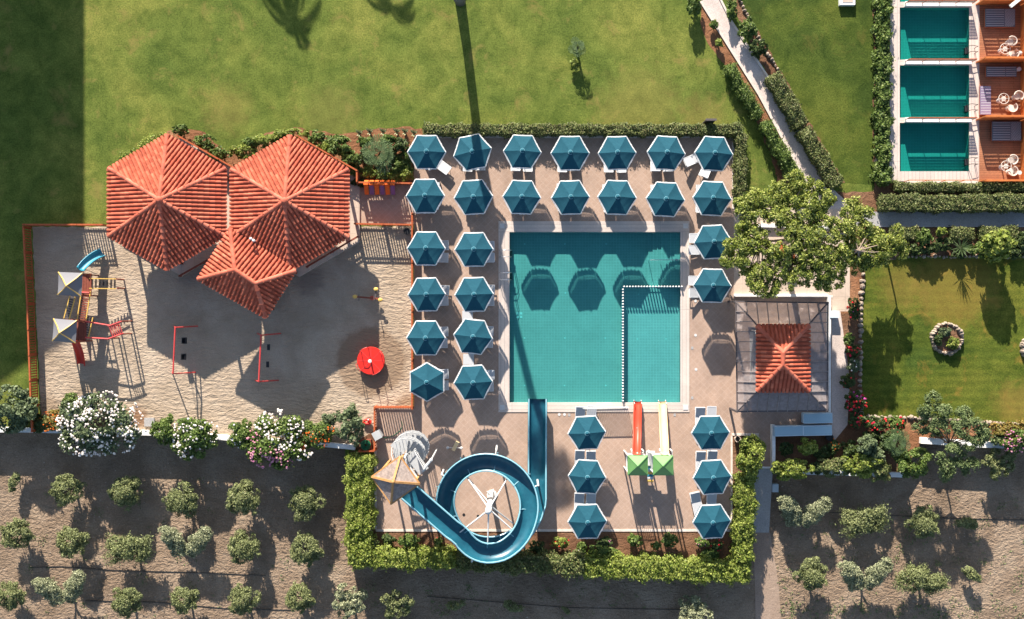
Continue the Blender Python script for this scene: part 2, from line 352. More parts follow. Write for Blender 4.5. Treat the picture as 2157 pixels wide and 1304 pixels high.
for nm, cols in (('tile', [(.46, .112, .062), (.38, .080, .042), (.54, .155, .088), (.42, .098, .052), (.31, .068, .038), (.50, .135, .075)]), ('tile2', [(.50, .14, .083), (.42, .10, .058), (.54, .17, .105)])):
    mm = M[nm]; n = mm.node_tree.nodes; l = mm.node_tree.links; b = n['Principled BSDF']; g = n.new('ShaderNodeNewGeometry')
    r = ramp(n, [((i + .5) / len(cols), c) for i, c in enumerate(cols)]); l.new(g.outputs['Random Per Island'], r.inputs[0])
    tc = n.new('ShaderNodeTexCoord'); nz = noise_node(n, l, tc.outputs['Object'], 1.1, 6, .7); r2 = ramp(n, [(.35, (.70, .66, .66)), (.62, (1.08, 1.08, 1.08))]); l.new(nz.outputs[0], r2.inputs[0])
    l.new(mix_col(n, l, 1.0, r.outputs[0], r2.outputs[0], 'MULTIPLY'), b.inputs['Base Color'])
# canopy trim: thin white mesh tape that lets part of the sun through
m, n, l, b = nodes_mat('white canopy tape')
b.inputs['Base Color'].default_value = (.85, .86, .87, 1); b.inputs['Roughness'].default_value = .8
tr = n.new('ShaderNodeBsdfTranslucent'); tr.inputs[0].default_value = (.85, .86, .87, 1)
tp = n.new('ShaderNodeBsdfTransparent')
m1 = n.new('ShaderNodeMixShader'); m1.inputs[0].default_value = .35; l.new(b.outputs[0], m1.inputs[1]); l.new(tr.outputs[0], m1.inputs[2])
m2 = n.new('ShaderNodeMixShader'); m2.inputs[0].default_value = .22; l.new(m1.outputs[0], m2.inputs[1]); l.new(tp.outputs[0], m2.inputs[2])
l.new(m2.outputs[0], n['Material Output'].inputs[0]); M['tape'] = m
# water: tinted, clear, faint ripples
def water_mat(name, tint):
    m, n, l, b = nodes_mat(name)
    tp = n.new('ShaderNodeBsdfTransparent'); tp.inputs[0].default_value = (*tint, 1)
    gl = n.new('ShaderNodeBsdfGlossy'); gl.inputs['Roughness'].default_value = .12; gl.inputs['Color'].default_value = (1, 1, 1, 1)
    tc = n.new('ShaderNodeTexCoord'); nz = noise_node(n, l, tc.outputs['Object'], 2.2, 3, .5)
    bp = n.new('ShaderNodeBump'); bp.inputs['Strength'].default_value = .15; bp.inputs['Distance'].default_value = .04
    l.new(nz.outputs[0], bp.inputs['Height']); l.new(bp.outputs[0], gl.inputs['Normal']); pass
    mx = n.new('ShaderNodeMixShader'); mx.inputs[0].default_value = .007; l.new(tp.outputs[0], mx.inputs[1]); l.new(gl.outputs[0], mx.inputs[2])
    l.new(mx.outputs[0], n['Material Output'].inputs[0]); return m
M['water'] = water_mat('pool water', (.34, .80, .80))
M['water_v'] = water_mat('villa pool water', (.20, .74, .72))

# ------------------------------------------------------------------ the ground
GZ = -1.1            # level of the olive grove
bnd = [(-20000, 905), (0, 905), (380, 912), (470, 920), (560, 925), (727, 945), (733, 1180), (760, 1190), (1100, 1197), (1240, 1207), (1575, 1217), (1585, 1110),
       (1585, 985), (1630, 985), (1632, 992), (1900, 998), (1940, 935), (2157, 945), (20000, 945), (20000, -20000), (-20000, -20000)]
mb = MB(); mb.sheet([[(-700, -700), (700, -700), (700, 700), (-700, 700)]], GZ - .01); struct('grove_ground', mb, M['soil'])
terr = poly(bnd)
mainpool = [(1073, 489), (1433, 489), (1433, 848), (1073, 848)]
villapools = [[(1895, -95), (2043, -95), (2043, 4), (1895, 4)], [(1895, 16), (2043, 16), (2043, 126), (1895, 126)], [(1895, 138), (2042, 138), (2042, 248), (1895, 248)], [(1894, 259), (2041, 259), (2041, 361), (1894, 361)]]
holes = [poly(mainpool)] + [poly(v) for v in villapools]
mb = MB(); mb.sheet([terr] + holes, 0.0); struct('lawn', mb, M['lawn'])
# vertical faces below the terrace edge
mb = MB()
for i in range(len(terr) - 4):
    a, b_ = terr[i], terr[i + 1]
    mb.add([(a[0], a[1], GZ - .3), (b_[0], b_[1], GZ - .3), (b_[0], b_[1], -.002), (a[0], a[1], -.002)], [(0, 1, 2, 3)])
struct('terrace_bank', mb, M['bed'])
lv = 0.0
def ragged(P, amp=.10, step=.35):
    rg = random.Random(len(P) * 7 + int(P[0][0] * 10)); out = []
    for i, a in enumerate(P):
        b_ = P[(i + 1) % len(P)]; L = math.hypot(b_[0] - a[0], b_[1] - a[1]); n = min(400, max(1, int(L / step)))
        for k in range(n):
            f = k / n; out.append((a[0] + (b_[0] - a[0]) * f + (rg.uniform(-amp, amp) if k else 0), a[1] + (b_[1] - a[1]) * f + (rg.uniform(-amp, amp) if k else 0)))
    return out
def flat(name, pts, m, z, extra=None):
    P = poly(pts)
    if name.endswith('bed') or name == 'sandpit': P = ragged(P, .10 if name != 'sandpit' else .05)
    mb = MB(); mb.sheet([P] + (extra or []), z)
    return struct(name, mb, m)
flat('upper_lawn', [(1560, -400), (1850, -400), (1850, 390), (1775, 385), (1640, 150), (1556, 0)], M['lawn3'], .004)
flat('garden_lawn', [(1818, 545), (2600, 545), (2600, 895), (2157, 888), (1995, 880), (1815, 878)], M['lawn2'], .004)
# planting beds
flat('pavilion_bed', [(240, 345), (330, 285), (375, 268), (420, 275), (480, 318), (500, 312), (560, 280), (620, 268), (660, 276), (720, 283), (790, 272), (850, 266), (895, 272), (895, 287), (872, 290), (872, 388), (740, 388), (500, 420), (230, 420)], M['redbed'], .006)
flat('left_path_bed', [(1478, 60), (1470, -40), (1480, -40), (1705, 388), (1640, 400), (1625, 330), (1590, 250), (1555, 190), (1520, 130), (1490, 90)], M['redbed'], .006)
flat('right_path_bed', [(1513, -40), (1555, -40), (1560, 0), (1640, 145), (1780, 385), (1735, 388)], M['bed'], .007)
flat('villa_hedge_bed', [(1840, -400), (1878, -400), (1878, 384), (2600, 384), (2600, 412), (1840, 412)], M['bed'], .009)
flat('path_hedge_bed', [(1760, 404), (2600, 408), (2600, 446), (1760, 446)], M['bed'], .011)
flat('garden_bed', [(1800, 476), (2600, 478), (2600, 540), (1820, 540), (1820, 590), (1816, 600), (1816, 878), (2157, 890), (2600, 900), (2600, 946), (2157, 943), (1940, 933), (1900, 995), (1633, 990), (1628, 900), (1752, 880), (1752, 600), (1788, 590)], M['bed'], .008)
flat('corner_bed', [(735, 895), (794, 895), (794, 950), (735, 945)], M['bed'], .009)
flat('red_garden_bed', [(1900, 890), (2157, 900), (2157, 940), (1940, 930), (1905, 985), (1870, 960)], M['redbed'], .013)
flat('side_bed', [(1790, 585), (1812, 585), (1812, 660), (1770, 660), (1752, 655), (1790, 655)], M['redbed'], .014)
flat('lower_bed', [(736, 950), (790, 950), (790, 1118), (1543, 1118), (1543, 918), (1596, 918), (1600, 985), (1582, 985), (1582, 1110), (1571, 1212), (1240, 1203), (1100, 1193), (762, 1187), (737, 1176)], M['bed'], .012)
# pool deck and other paving
deckp = poly([(872, 287), (1546, 287), (1546, 620), (1752, 620), (1752, 895), (1630, 899), (1630, 984), (1597, 984), (1597, 915), (1543, 915), (1543, 1118), (790, 1118), (790, 858), (872, 858)])
mb = MB(); mb.sheet([deckp, poly([(1071, 487), (1435, 487), (1435, 850), (1071, 850)])], .020); struct('pool_deck', mb, M['deck'])
flat('entrance_paving', [(740, 384), (872, 384), (872, 472), (740, 472)], M['deck'], .018)
flat('shaded_terrace', [(1546, 438), (1790, 438), (1790, 656), (1752, 656), (1752, 621), (1546, 621)], M['terrace'], .016)
flat('sandpit', [(68, 478), (740, 478), (868, 476), (868, 858), (790, 858), (790, 905), (740, 940), (560, 923), (470, 918), (380, 908), (88, 903)], M['sand'], .010)
flat('garden_path', [(1470, -60), (1515, -60), (1515, 0), (1540, 42), (1625, 170), (1700, 305), (1740, 385), (1800, 440), (1700, 440), (1696, 380), (1600, 200), (1475, 0)], M['path'], .022)
flat('side_path', [(1788, 446), (2600, 446), (2600, 476), (1788, 476)], M['concrete'], .022)
flat('service_path', [(1750, 660), (1770, 655), (1790, 800), (1785, 895), (1752, 935), (1752, 655)], M['path'], .015)
# concrete ramp down to the grove, then a dirt track
mb = MB()
a = W(1585, 987, .0); b_ = W(1628, 987, .0); c_ = W(1620, 1122, GZ + .04); d_ = W(1580, 1122, GZ + .04)
mb.add([a, b_, c_, d_] + [Vector((p.x, p.y, GZ - .3)) for p in (a, b_, c_, d_)], [(0, 3, 2, 1), (4, 5, 6, 7), (0, 1, 5, 4), (1, 2, 6, 5), (2, 3, 7, 6), (3, 0, 4, 7)])
struct('ramp', mb, M['concrete'])
mb = MB(); mb.sheet([poly([(1585, 1120), (1622, 1120), (1640, 1230), (1660, 1500), (1595, 1500), (1590, 1230)], GZ)], GZ + .01); struct('dirt_track', mb, M['dirt'])
flat('kiosk_kerb', [(1546, 619), (1754, 621), (1754, 627), (1546, 625)], M['kerb'], .035)
# kerbs and copings with a real step
def kerb(name, pts, wpx, h, m, z0=0.0, close=False):
    mb = MB(); P = [W(x, y, 0) for x, y in pts]
    if close: P.append(P[0])
    for a, b_ in zip(P, P[1:]):
        mb.beam((a.x, a.y, (z0 + h) / 2), (b_.x, b_.y, (z0 + h) / 2), wpx / S, h - z0)
    return struct(name, mb, m)
kerb('deck_kerb', [(875, 288), (1543, 288)], 6, .05, M['kerb'])
kerb('deck_kerb', [(1544.2, 292), (1544.2, 440)], 5, .05, M['kerb'])
kerb('deck_kerb', [(792, 1117), (1541, 1117)], 5, .05, M['kerb'])
kerb('deck_kerb', [(791, 948), (791, 1114)], 5, .05, M['kerb'])
kerb('deck_kerb', [(1541, 918), (1541, 1114)], 4, .05, M['kerb'])
kerb('deck_kerb', [(1541, 915), (1598, 915)], 5, .07, M['kerb'])
kerb('deck_kerb', [(1596.5, 918), (1596.5, 984)], 5, .07, M['kerb'])
kerb('path_kerb', [(1473, 0), (1598, 200), (1698, 386)], 4, .10, M['kerb'])
kerb('path_kerb', [(1513, -10), (1540, 45), (1624, 173), (1652, 222)], 4, .10, M['kerb'])
kerb('side_path_kerb', [(1850, 477), (2300, 477)], 3, .10, M['concrete'])

# ---- main pool
def rect(mb, x0, y0, x1, y1, z0, z1, mi=0):
    a = W(x0, y0); b_ = W(x1, y1)
    mb.box(((a.x + b_.x) / 2, (a.y + b_.y) / 2, (z0 + z1) / 2), (abs(b_.x - a.x), abs(b_.y - a.y), z1 - z0), mi=mi)
PD = -.60
mb = MB()
mb.sheet([poly([(1068, 484), (1438, 484), (1438, 853), (1068, 853)])], PD)
for (x0, y0, x1, y1) in ((1068, 484, 1073, 853), (1433, 484, 1438, 853), (1073.1, 484, 1432.9, 489), (1073.1, 848, 1432.9, 853)):
    rect(mb, x0, y0, x1, y1, PD - .2, .015)
for i, x in enumerate((1368, 1377, 1386, 1395, 1404, 1413, 1422)): rect(mb, x, 489.2, 1432.7, 603, PD + .003 * i, PD + .02 + .055 * (i + 1))  # wide steps
struct('pool_basin', mb, M['poolfloor'])
mb = MB(); rect(mb, 1310, 604, 1432.8, 847.8, PD + .002, -.47); struct('small_pool_floor', mb, M['poolfloor_lt'])
mb = MB()
for i, x in enumerate((1368, 1377, 1386, 1395, 1404, 1413, 1422)): rect(mb, x - .2, 489.4, x + 1.0, 602.8, PD + .02 + .055 * (i + 1) - .02, PD + .026 + .055 * (i + 1))
struct('pool_step_nosing', mb, M['poolfloor_lt'])
mb = MB()
for x, y in [(1105, 514), (1190, 514), (1277, 514), (1191, 617), (1105, 712), (1190, 712), (1275, 712), (1105, 812), (1189, 812), (1276, 812), (1343, 714), (1403, 714), (1345, 620)]:
    zz = -.47 if x > 1311 and y > 604 else PD
    p = W(x, y, zz); mb.cyl(p, p + Vector((0, 0, .012)), .055, n=10)
for dx in (-3.6, 3.6):
    for dy in (-3.6, 3.6): p = W(1094 + dx, 664 + dy, PD); mb.box(p + Vector((0, 0, .006)), (.17, .17, .012))
struct('pool_floor_fittings', mb, M['white'])
mb = MB(); mb.sheet([poly(mainpool)], -.05); struct('pool_water', mb, M['water'])
mb = MB()
rect(mb, 1050, 466, 1452, 489, .0, .06); rect(mb, 1050, 847.6, 1452, 868, .0, .06)
struct('pool_coping', mb, M['coping'])
mb = MB()
rect(mb, 1050.1, 489.1, 1073, 847.5, .0, .058); rect(mb, 1433, 489.1, 1451.9, 847.5, .0, .058)
struct('pool_coping_sides', mb, M['coping_v'])
mb = MB()
for (x, y) in ((1444, 476), (1444, 858), (1058, 476), (1058, 858)):
    p = W(x, y); mb.box((p.x, p.y, .063), (.34, .34, .05))
struct('coping_corner', mb, M['white'])

# ------------------------------------------------------------------ foliage helpers
def leaf_arrays(rng, blobs, n, size, up=.4, clumps=0, shell=.72):
    B = np.array(blobs, float); wts = (B[:, 3] * B[:, 4] + B[:, 4] * B[:, 5] + B[:, 3] * B[:, 5]); wts /= wts.sum()
    idx = rng.choice(len(B), n, p=wts)
    d = rng.normal(size=(n, 3)); d /= np.linalg.norm(d, axis=1)[:, None]
    low = d[:, 2] < -.35; d[low, 2] *= -1
    if clumps:
        K = clumps * len(B); cd = rng.normal(size=(K, 3)); cd /= np.linalg.norm(cd, axis=1)[:, None]; cd[:, 2] = np.abs(cd[:, 2]) * 1.1 - .3
        ck = idx * clumps + rng.integers(0, clumps, n)
        mixv = cd[ck] + rng.normal(size=(n, 3)) * .30
        d = mixv / np.maximum(np.linalg.norm(mixv, axis=1), 1e-3)[:, None]
        rr = (shell + (1.06 - shell) * rng.random(n)) * (1 - .25 * np.linalg.norm(mixv - cd[ck], axis=1) * .9)
    else:
        rr = shell + (1.05 - shell) * rng.random(n)
    c = B[idx, :3] + d * B[idx, 3:6] * rr[:, None]
    return c, d
def leaf_mesh(name, c, d, rng, size, mat_, up=.5, aspect=.6, core=None):
    n = len(c)
    nm = d * .6 + rng.normal(size=(n, 3)) * .55 + np.array([0, 0, up]); nm /= np.linalg.norm(nm, axis=1)[:, None]
    t = rng.normal(size=(n, 3)); t -= (t * nm).sum(1)[:, None] * nm; t /= np.linalg.norm(t, axis=1)[:, None]
    b = np.cross(nm, t); s = size * (.6 + .8 * rng.random(n))[:, None]
    v = np.empty((n, 4, 3)); v[:, 0] = c - t * s; v[:, 1] = c - b * s * aspect + nm * s * .15; v[:, 2] = c + t * s; v[:, 3] = c + b * s * aspect + nm * s * .15
    v = v.reshape(-1, 3); nf = n
    loops = np.arange(n * 4); starts = np.arange(n) * 4
    me = bpy.data.meshes.new(name)
    if core is not None and len(core.v):
        cv = np.array(core.v); o = len(v); v = np.vstack([v, cv])
        cl = np.array([i + o for f in core.f for i in f]); cs = []; k = n * 4
        for f in core.f: cs.append(k); k += len(f)
        loops = np.concatenate([loops, cl]); starts = np.concatenate([starts, cs]); nf += len(core.f)
    me.vertices.add(len(v)); me.vertices.foreach_set('co', v.astype(np.float32).ravel())
    me.loops.add(len(loops)); me.loops.foreach_set('vertex_index', loops.astype(np.int32))
    me.polygons.add(nf); me.polygons.foreach_set('loop_start', starts.astype(np.int32))
    me.update(calc_edges=True); me.validate()
    me.materials.append(mat_)
    return me
def link(name, me, parent=None, loc=(0, 0, 0)):
    o = bpy.data.objects.new(name, me); C.objects.link(o); o.location = loc
    if parent is not None: o.parent = parent
    return o
def blossom_mesh(name, blobs, n, size, mat_, rng, side=None):
    c, d = leaf_arrays(rng, blobs, n, size, clumps=6, shell=.97)
    keep = d[:, 2] > -.15
    if side is not None: keep &= ((c[:, 0] * side[0] + c[:, 1] * side[1]) > side[2])
    c = c[keep] ; mb = MB()
    for p in c:
        s = size * (.6 + .8 * rng.random()); mb.ball(p, s, 5, sq=(1, 1, .6))
    me = bpy.data.meshes.new(name); me.from_pydata(mb.v, [], mb.f); me.materials.append(mat_); return me
SEED = [100]
def rngs(): SEED[0] += 1; return np.random.default_rng(SEED[0])
def blobset(rx, ry, h, k, rng, z0=0.12):
    """a bush as one main body plus k lobes"""
    L = [(0, 0, z0 + h * .5, rx * .72, ry * .72, h * .52), (rx * .1, ry * .12, z0 + h * .82, rx * .45, ry * .45, h * .26), (-rx * .2, -ry * .18, z0 + h * .8, rx * .36, ry * .36, h * .24)]
    for i in range(k):
        a = 2 * PI * (i + rng.random() * .7) / k; q = .5 + .22 * rng.random()
        L.append((math.cos(a) * rx * q, math.sin(a) * ry * q, z0 + h * (.35 + .35 * rng.random()), rx * (.34 + .12 * rng.random()), ry * (.34 + .12 * rng.random()), h * (.28 + .1 * rng.random())))
    return L
def stem_mb(h, r, k, rng, spread=.3):
    mb = MB(); mb.tube([(0, 0, -.05), (.02, .01, h * .35), (.0, .02, h * .6)], [r, r * .8, r * .6], 7)
    for i in range(k):
        a = 2 * PI * i / k + rng.random(); mb.tube([(0, .01, h * .4), (math.cos(a) * spread * .5, math.sin(a) * spread * .5, h * .65), (math.cos(a) * spread, math.sin(a) * spread, h * .9)], [r * .5, r * .35, r * .15], 5)
    return mb
def bush(px, py, rx, ry, h, style, label, cat='shrub', name='shrub', z0=0.0, n=None, size=.075, fl=None, group=None, k=6, aspect=.6, lobes=4, density=1.0):
    rx /= S; ry /= S; rng = rngs()
    p = W(px, py, z0 + h * .6); p = Vector((p.x, p.y, z0))
    t = thing(name, p, label, cat, group)
    B = blobset(rx * 1.16, ry * 1.16, h * 1.05, k + 2, rng)
    n = n or int(density * 1500 * (rx * ry + .5 * (rx + ry) * h) / (size / .085) ** 2) + 60
    c, d = leaf_arrays(rng, B, n, size, clumps=lobes, shell=.6)
    link('foliage', leaf_mesh('foliage', c, d, rng, size, M[style], aspect=aspect), t)
    st = stem_mb(h, .035 + .02 * h, 5, rng, min(rx, ry) * .5).build('stem', M['trunk'], t, world=False)
    if fl:
        for (fm, fn, fs, side) in fl: link('blossom', blossom_mesh('blossom', B, fn, fs, M[fm], rng, side), t)
    return t
def hedge(pts, wpx, h, style, label, z0=0.0, name='hedge', size=.06, dens=380, rough=.12, group=None, base=None):
    """pts photo pixels of the centre line of the hedge top"""
    rng = rngs(); P = [W(x, y, z0 + h) for x, y in pts]; P = [Vector((p.x, p.y, 0)) for p in P]; hw = wpx / S / 2
    core = MB(); cs = []; ds = []
    zb = base if base is not None else z0
    for a, b_ in zip(P, P[1:]):
        L = (b_ - a).length; x = (b_ - a) / L; y = Vector((-x.y, x.x, 0))
        mid = (a + b_) / 2
        core.beam((a.x, a.y, (zb + z0 + h - .12) / 2), (b_.x, b_.y, (zb + z0 + h - .12) / 2), 2 * hw - .2, z0 + h - .12 - zb)
        H = z0 + h - zb
        area = [L * 2 * hw, L * H, L * H]; n = [int(dens * q) for q in (area[0] * 1.3, area[1], area[2])]
        for q in range(3):
            u = rng.random(n[q]) * L
            if q == 0:
                v = (rng.random(n[q]) * 2 - 1) * hw; z = np.full(n[q], z0 + h); nn = np.tile([0, 0, 1.], (n[q], 1))
            else:
                sgn = 1 if q == 1 else -1; v = np.full(n[q], sgn * hw); z = zb + rng.random(n[q]) * H; nn = np.tile([y.x * sgn, y.y * sgn, .2], (n[q], 1))
            wob = rough * (np.sin(u * 3.1 + q) + np.sin(u * 7.3 + v * 5) * .8 + np.sin(v * 9 + u * 1.7) * .5) * .5
            if q == 0: z = z + wob + rng.normal(size=n[q]) * rough * .5
            else: v = v + (wob + rng.normal(size=n[q]) * rough * .5) * (1 if q == 1 else -1)
            pos = np.stack([a.x + x.x * u + y.x * v, a.y + x.y * u + y.y * v, z], 1)
            cs.append(pos); ds.append(nn)
    # ends
    for e, s_ in ((P[0], -1), (P[-1], 1)):
        x = ((P[1] - P[0]) if s_ < 0 else (P[-1] - P[-2])).normalized() * s_; y = Vector((-x.y, x.x, 0)); H = z0 + h - zb; n = int(dens * 2 * hw * H)
        v = (rng.random(n) * 2 - 1) * hw; z = zb + rng.random(n) * H; j = rng.normal(size=n) * rough * .5
        cs.append(np.stack([e.x + x.x * j + y.x * v, e.y + x.y * j + y.y * v, z], 1)); ds.append(np.tile([x.x, x.y, .2], (n, 1)))
    c = np.vstack(cs); d = np.vstack(ds); o0 = Vector(((P[0].x + P[-1].x) / 2, (P[0].y + P[-1].y) / 2, zb))
    c = c - np.array(o0); core.v = [(q[0] - o0.x, q[1] - o0.y, q[2] - o0.z) for q in core.v]
    o = link(name, leaf_mesh(name, c, d, rng, size, M[style], core=core), None, o0)
    return tag(o, label, 'hedge', group)
def frond_crown(mb, c, n, L, rng, droop=.8, fan=False, wleaf=.05):
    """feather palm crown (or fan palm) in one mesh"""
    c = Vector(c)
    for i in range(n):
        a = 2 * PI * i / n + rng.random() * .5; el = .15 + 1.0 * rng.random(); Lf = L * (.75 + .35 * rng.random())
        h = Vector((math.cos(a), math.sin(a), 0)); side = Vector((-h.y, h.x, 0))
        if fan:
            base = c + h * Lf * (.05 + .50 * ((i * .618) % 1)) * math.cos(el * .5) + Vector((0, 0, Lf * .30 * (1.2 - ((i * .618) % 1)) * math.sin(el) + .02 * i))
            mb.tube([c, base], .02, 4)
            nn = (Vector((0, 0, 1)) + h * .35 * rng.random()).normalized()
            for k in range(13):
                b_ = (k - 6) / 6 * 1.5; dd = (h * math.cos(b_) + side * math.sin(b_)); tip = base + dd * Lf * (.36 + .08 * (k % 2)) * (1 - .12 * abs(b_)) + Vector((0, 0, -.12 * Lf * (1 + .5 * rng.random())))
                w_ = dd.cross(nn).normalized() * .032 * L / 1.3; mid = base + dd * Lf * .32 + Vector((0, 0, .02))
                mb.add([base, mid + w_, tip, mid - w_], [(0, 1, 2, 3)])
        else:
            pts = []
            for q in range(9):
                t = q / 8; pts.append(c + h * Lf * t * math.cos(el * (1 - t) * .6) * (1 - .12 * t) + Vector((0, 0, Lf * (math.sin(el) * t * .9 - droop * t * t * .9))))
            mb.tube(pts, [.03 * (1 - t / 9) for t in range(9)], 4)
            for q in range(1, 36):
                t = q / 36 * 8; k = int(t); p = pts[k].lerp(pts[min(k + 1, 8)], t - k); dr = (pts[min(k + 1, 8)] - pts[k]).normalized() if k < 8 else dr
                ll = Lf * .26 * math.sin(PI * (.12 + .85 * q / 36)) + .08
                for s_ in (-1, 1):
                    tip = p + (side * s_ * .8 + dr * .6).normalized() * ll + Vector((0, 0, -.35 * ll)); w_ = dr * wleaf
                    mb.add([p, p + w_ + (tip - p) * .4, tip, p - w_ + (tip - p) * .4], [(0, 1, 2, 3)])

# ------------------------------------------------------------------ tiled roofs
def plane_strip(mb, A, B, V, pitch=.27, course=.38, r=.105, mi=0):
    """barrel tiles on the convex planar polygon A,B + V; A->B is the eave"""
    A = Vector(A); B = Vector(B); P = [A, B] + [Vector(v) for v in V]
    u = (B - A).normalized(); nrm = u.cross(P[-1] - A).normalized()
    if nrm.z < 0: nrm = -nrm
    t = nrm.cross(u)
    if t.dot(P[2] - A) < 0: t = -t
    Q = [((p - A).dot(u), (p - A).dot(t)) for p in P]
    L = (B - A).length; n = int(round(L / pitch)); pt = L / n
    mb.add(P, [tuple(range(len(P)))], mi)
    for i in range(n):
        s = (i + .5) * pt; tm = 0
        for (a, b_) in zip(Q, Q[1:] + Q[:1]):
            if (a[0] - s) * (b_[0] - s) < 0:
                k = (s - a[0]) / (b_[0] - a[0]); tm = max(tm, a[1] + (b_[1] - a[1]) * k)
        if tm < .12: continue
        y = -.06; j = 0
        while y < tm - .05:
            y1 = min(y + course, tm); ra, rb = r * 1.08, r * .86; vs = []
            jit = (random.random() - .5) * .012
            for (yy, rr, off) in ((y, ra, .022), (y1 + .03, rb, .0)):
                for k in range(7):
                    a = PI * k / 6; vs.append(A + u * (s + jit - math.cos(a) * rr) + t * yy + nrm * (math.sin(a) * rr * .95 + off + .004))
            fs = [(k, k + 1, 8 + k, 7 + k) for k in range(6)] + [(6, 5, 4, 3, 2, 1, 0)]
            mb.add(vs, fs, mi); y = y1; j += 1
def ridge(mb, a, b_, r=.15, seg=.42):
    a = Vector(a); b_ = Vector(b_); d = b_ - a; L = d.length; n = max(1, int(L / seg)); x = d / L
    y = Vector((0, 0, 1)).cross(x).normalized(); z = x.cross(y)
    for i in range(n):
        p = a + x * (L * i / n); q = a + x * (L * (i + 1) / n + .04); vs = []
        for (c, rr, o) in ((p, r * 1.12, .03), (q, r * .9, 0)):
            for k in range(9): g = PI * (k / 8 * 1.2 - .1); vs.append(c + y * math.cos(g) * rr + z * (math.sin(g) * rr * .9 + o - .03))
        mb.add(vs, [(k, k + 1, 10 + k, 9 + k) for k in range(8)] + [(8, 7, 6, 5, 4, 3, 2, 1, 0)])
def roof_parts(t, corners, tops, faces, hips, thick=.12):
    """corners, tops : lists of world points; faces: (eave i, eave j, [top idx...]); hips: (point,point)"""
    rf = MB()
    for (i, j, V) in faces: plane_strip(rf, corners[i], corners[j], [tops[k] for k in V])
    # soffit and fascia
    n = len(corners); lowc = [Vector(c) - Vector((0, 0, thick)) for c in corners]
    ro = rf.build('roof', M['tile'], t)
    hp = MB()
    for a, b_ in hips: ridge(hp, a, b_)
    hp.build('ridge_tiles', M['tile2'], ro)
    fs = MB()
    for i in range(n):
        a = Vector(corners[i]); b_ = Vector(corners[(i + 1) % n]); c0 = sum((Vector(c) for c in corners), Vector()) / n
        ins = lambda p: p + (c0 - p).normalized() * .14 - Vector((0, 0, thick * .7 + .01))
        fs.beam(ins(a), ins(b_), .05, thick)
    fs.add([tuple(Vector(c) - Vector((0, 0, .05)) + (c0 - Vector(c)).normalized() * .2) for c in corners], [tuple(range(n))[::-1]])
    fs.build('fascia', M['brownwood'], t)
def hex_pavilion(cx, cy, label, rz=0):
    """cx, cy : centre of the eave hexagon, in plan pixels"""
    c = G(cx, cy); t = thing('pavilion', (c.x, c.y, 0), label, 'pavilion', 'red tiled pavilions beside the sandpit')
    rim = 3.15; Rr = 4.55; cor = []
    for i in range(6): a = R(90 + 60 * i); cor.append(c + Vector((math.cos(a) * Rr, math.sin(a) * Rr, rim)))
    apex = c + Vector((0, 0, 4.75))
    faces = [(i, (i + 1) % 6, [0]) for i in range(6)]
    roof_parts(t, cor, [apex], faces, [(k, apex) for k in cor])
    mb = MB(); mb.prism([(c.x + math.cos(R(90 + 60 * i)) * 4.85, c.y + math.sin(R(90 + 60 * i)) * 4.85) for i in range(6)], 0, .22)
    mb.build('floor', M['terrace'], t)
    for i in range(6):
        a = R(90 + 60 * i); p = c + Vector((math.cos(a) * 3.9, math.sin(a) * 3.9, 0)); mb = MB()
        mb.box((p.x, p.y, 1.7), (.2, .2, 2.96)); mb.box((p.x, p.y, .3), (.3, .3, .16)); mb.build('post', M['brownwood'], t)
    f = MB(); f.lathe(c + Vector((0, 0, 4.72)), [(.26, 0), (.24, .14), (.12, .22), (0, .24)], 10); f.build('finial', M['tile2'], t)
    return t
hex_pavilion(384, 436, 'western pavilion with a hexagonal red tiled roof above the playground')
hex_pavilion(631, 438, 'eastern pavilion with a hexagonal red tiled roof, nearer the umbrellas')
# small four sided roof in front of the two
zr = 3.36
cor = [W(485, 481, zr), W(417, 588, zr), W(560, 669, zr), W(623, 570, zr)]
tp = [W(494, 568, zr + .95), W(538, 597, zr + .95)]
cc = sum(cor, Vector()) / 4
t = thing('pavilion', (cc.x, cc.y, 0), 'small four sided red tiled roof in front of the two hexagonal ones', 'pavilion')
roof_parts(t, cor, tp, [(0, 1, [0]), (1, 2, [1, 0]), (2, 3, [1]), (3, 0, [0, 1])], [(cor[0], tp[0]), (cor[1], tp[0]), (cor[2], tp[1]), (cor[3], tp[1]), (tp[0], tp[1])])
mb = MB(); mb.prism([tuple((cc + (Vector(c) - cc) * .78)[:2]) for c in cor], 0, .2); mb.build('floor', M['terrace'], t)
for c in cor:
    p = cc + (Vector(c) - cc) * .8; mb = MB(); mb.box((p.x, p.y, 1.7), (.18, .18, 3.0)); mb.build('post', M['brownwood'], t)
mb = MB(); p = W(530, 503, 4.15)      # two small white vents on the eastern roof's southern side
for k, (x, y) in enumerate(((529, 503), (535, 507))):
    p = W(x, y, 3.9); mb.cyl(p - Vector((0, 0, .5)), p + Vector((0, 0, .05)), .05); mb.ball(p + Vector((0, 0, .1)), .11, 8)
tag(mb.build('roof_vent', M['white']), 'pair of small white vent caps standing on the eastern hexagonal roof', 'vent')
# link slab between the pavilions
mb = MB(); mb.box(G(507, 436, .105), (.9, 4.4, .2)); mb.box(G(745, 445, .10), (.9, 4.0, .19)); struct('pavilion_walkway', mb, M['terrace'])

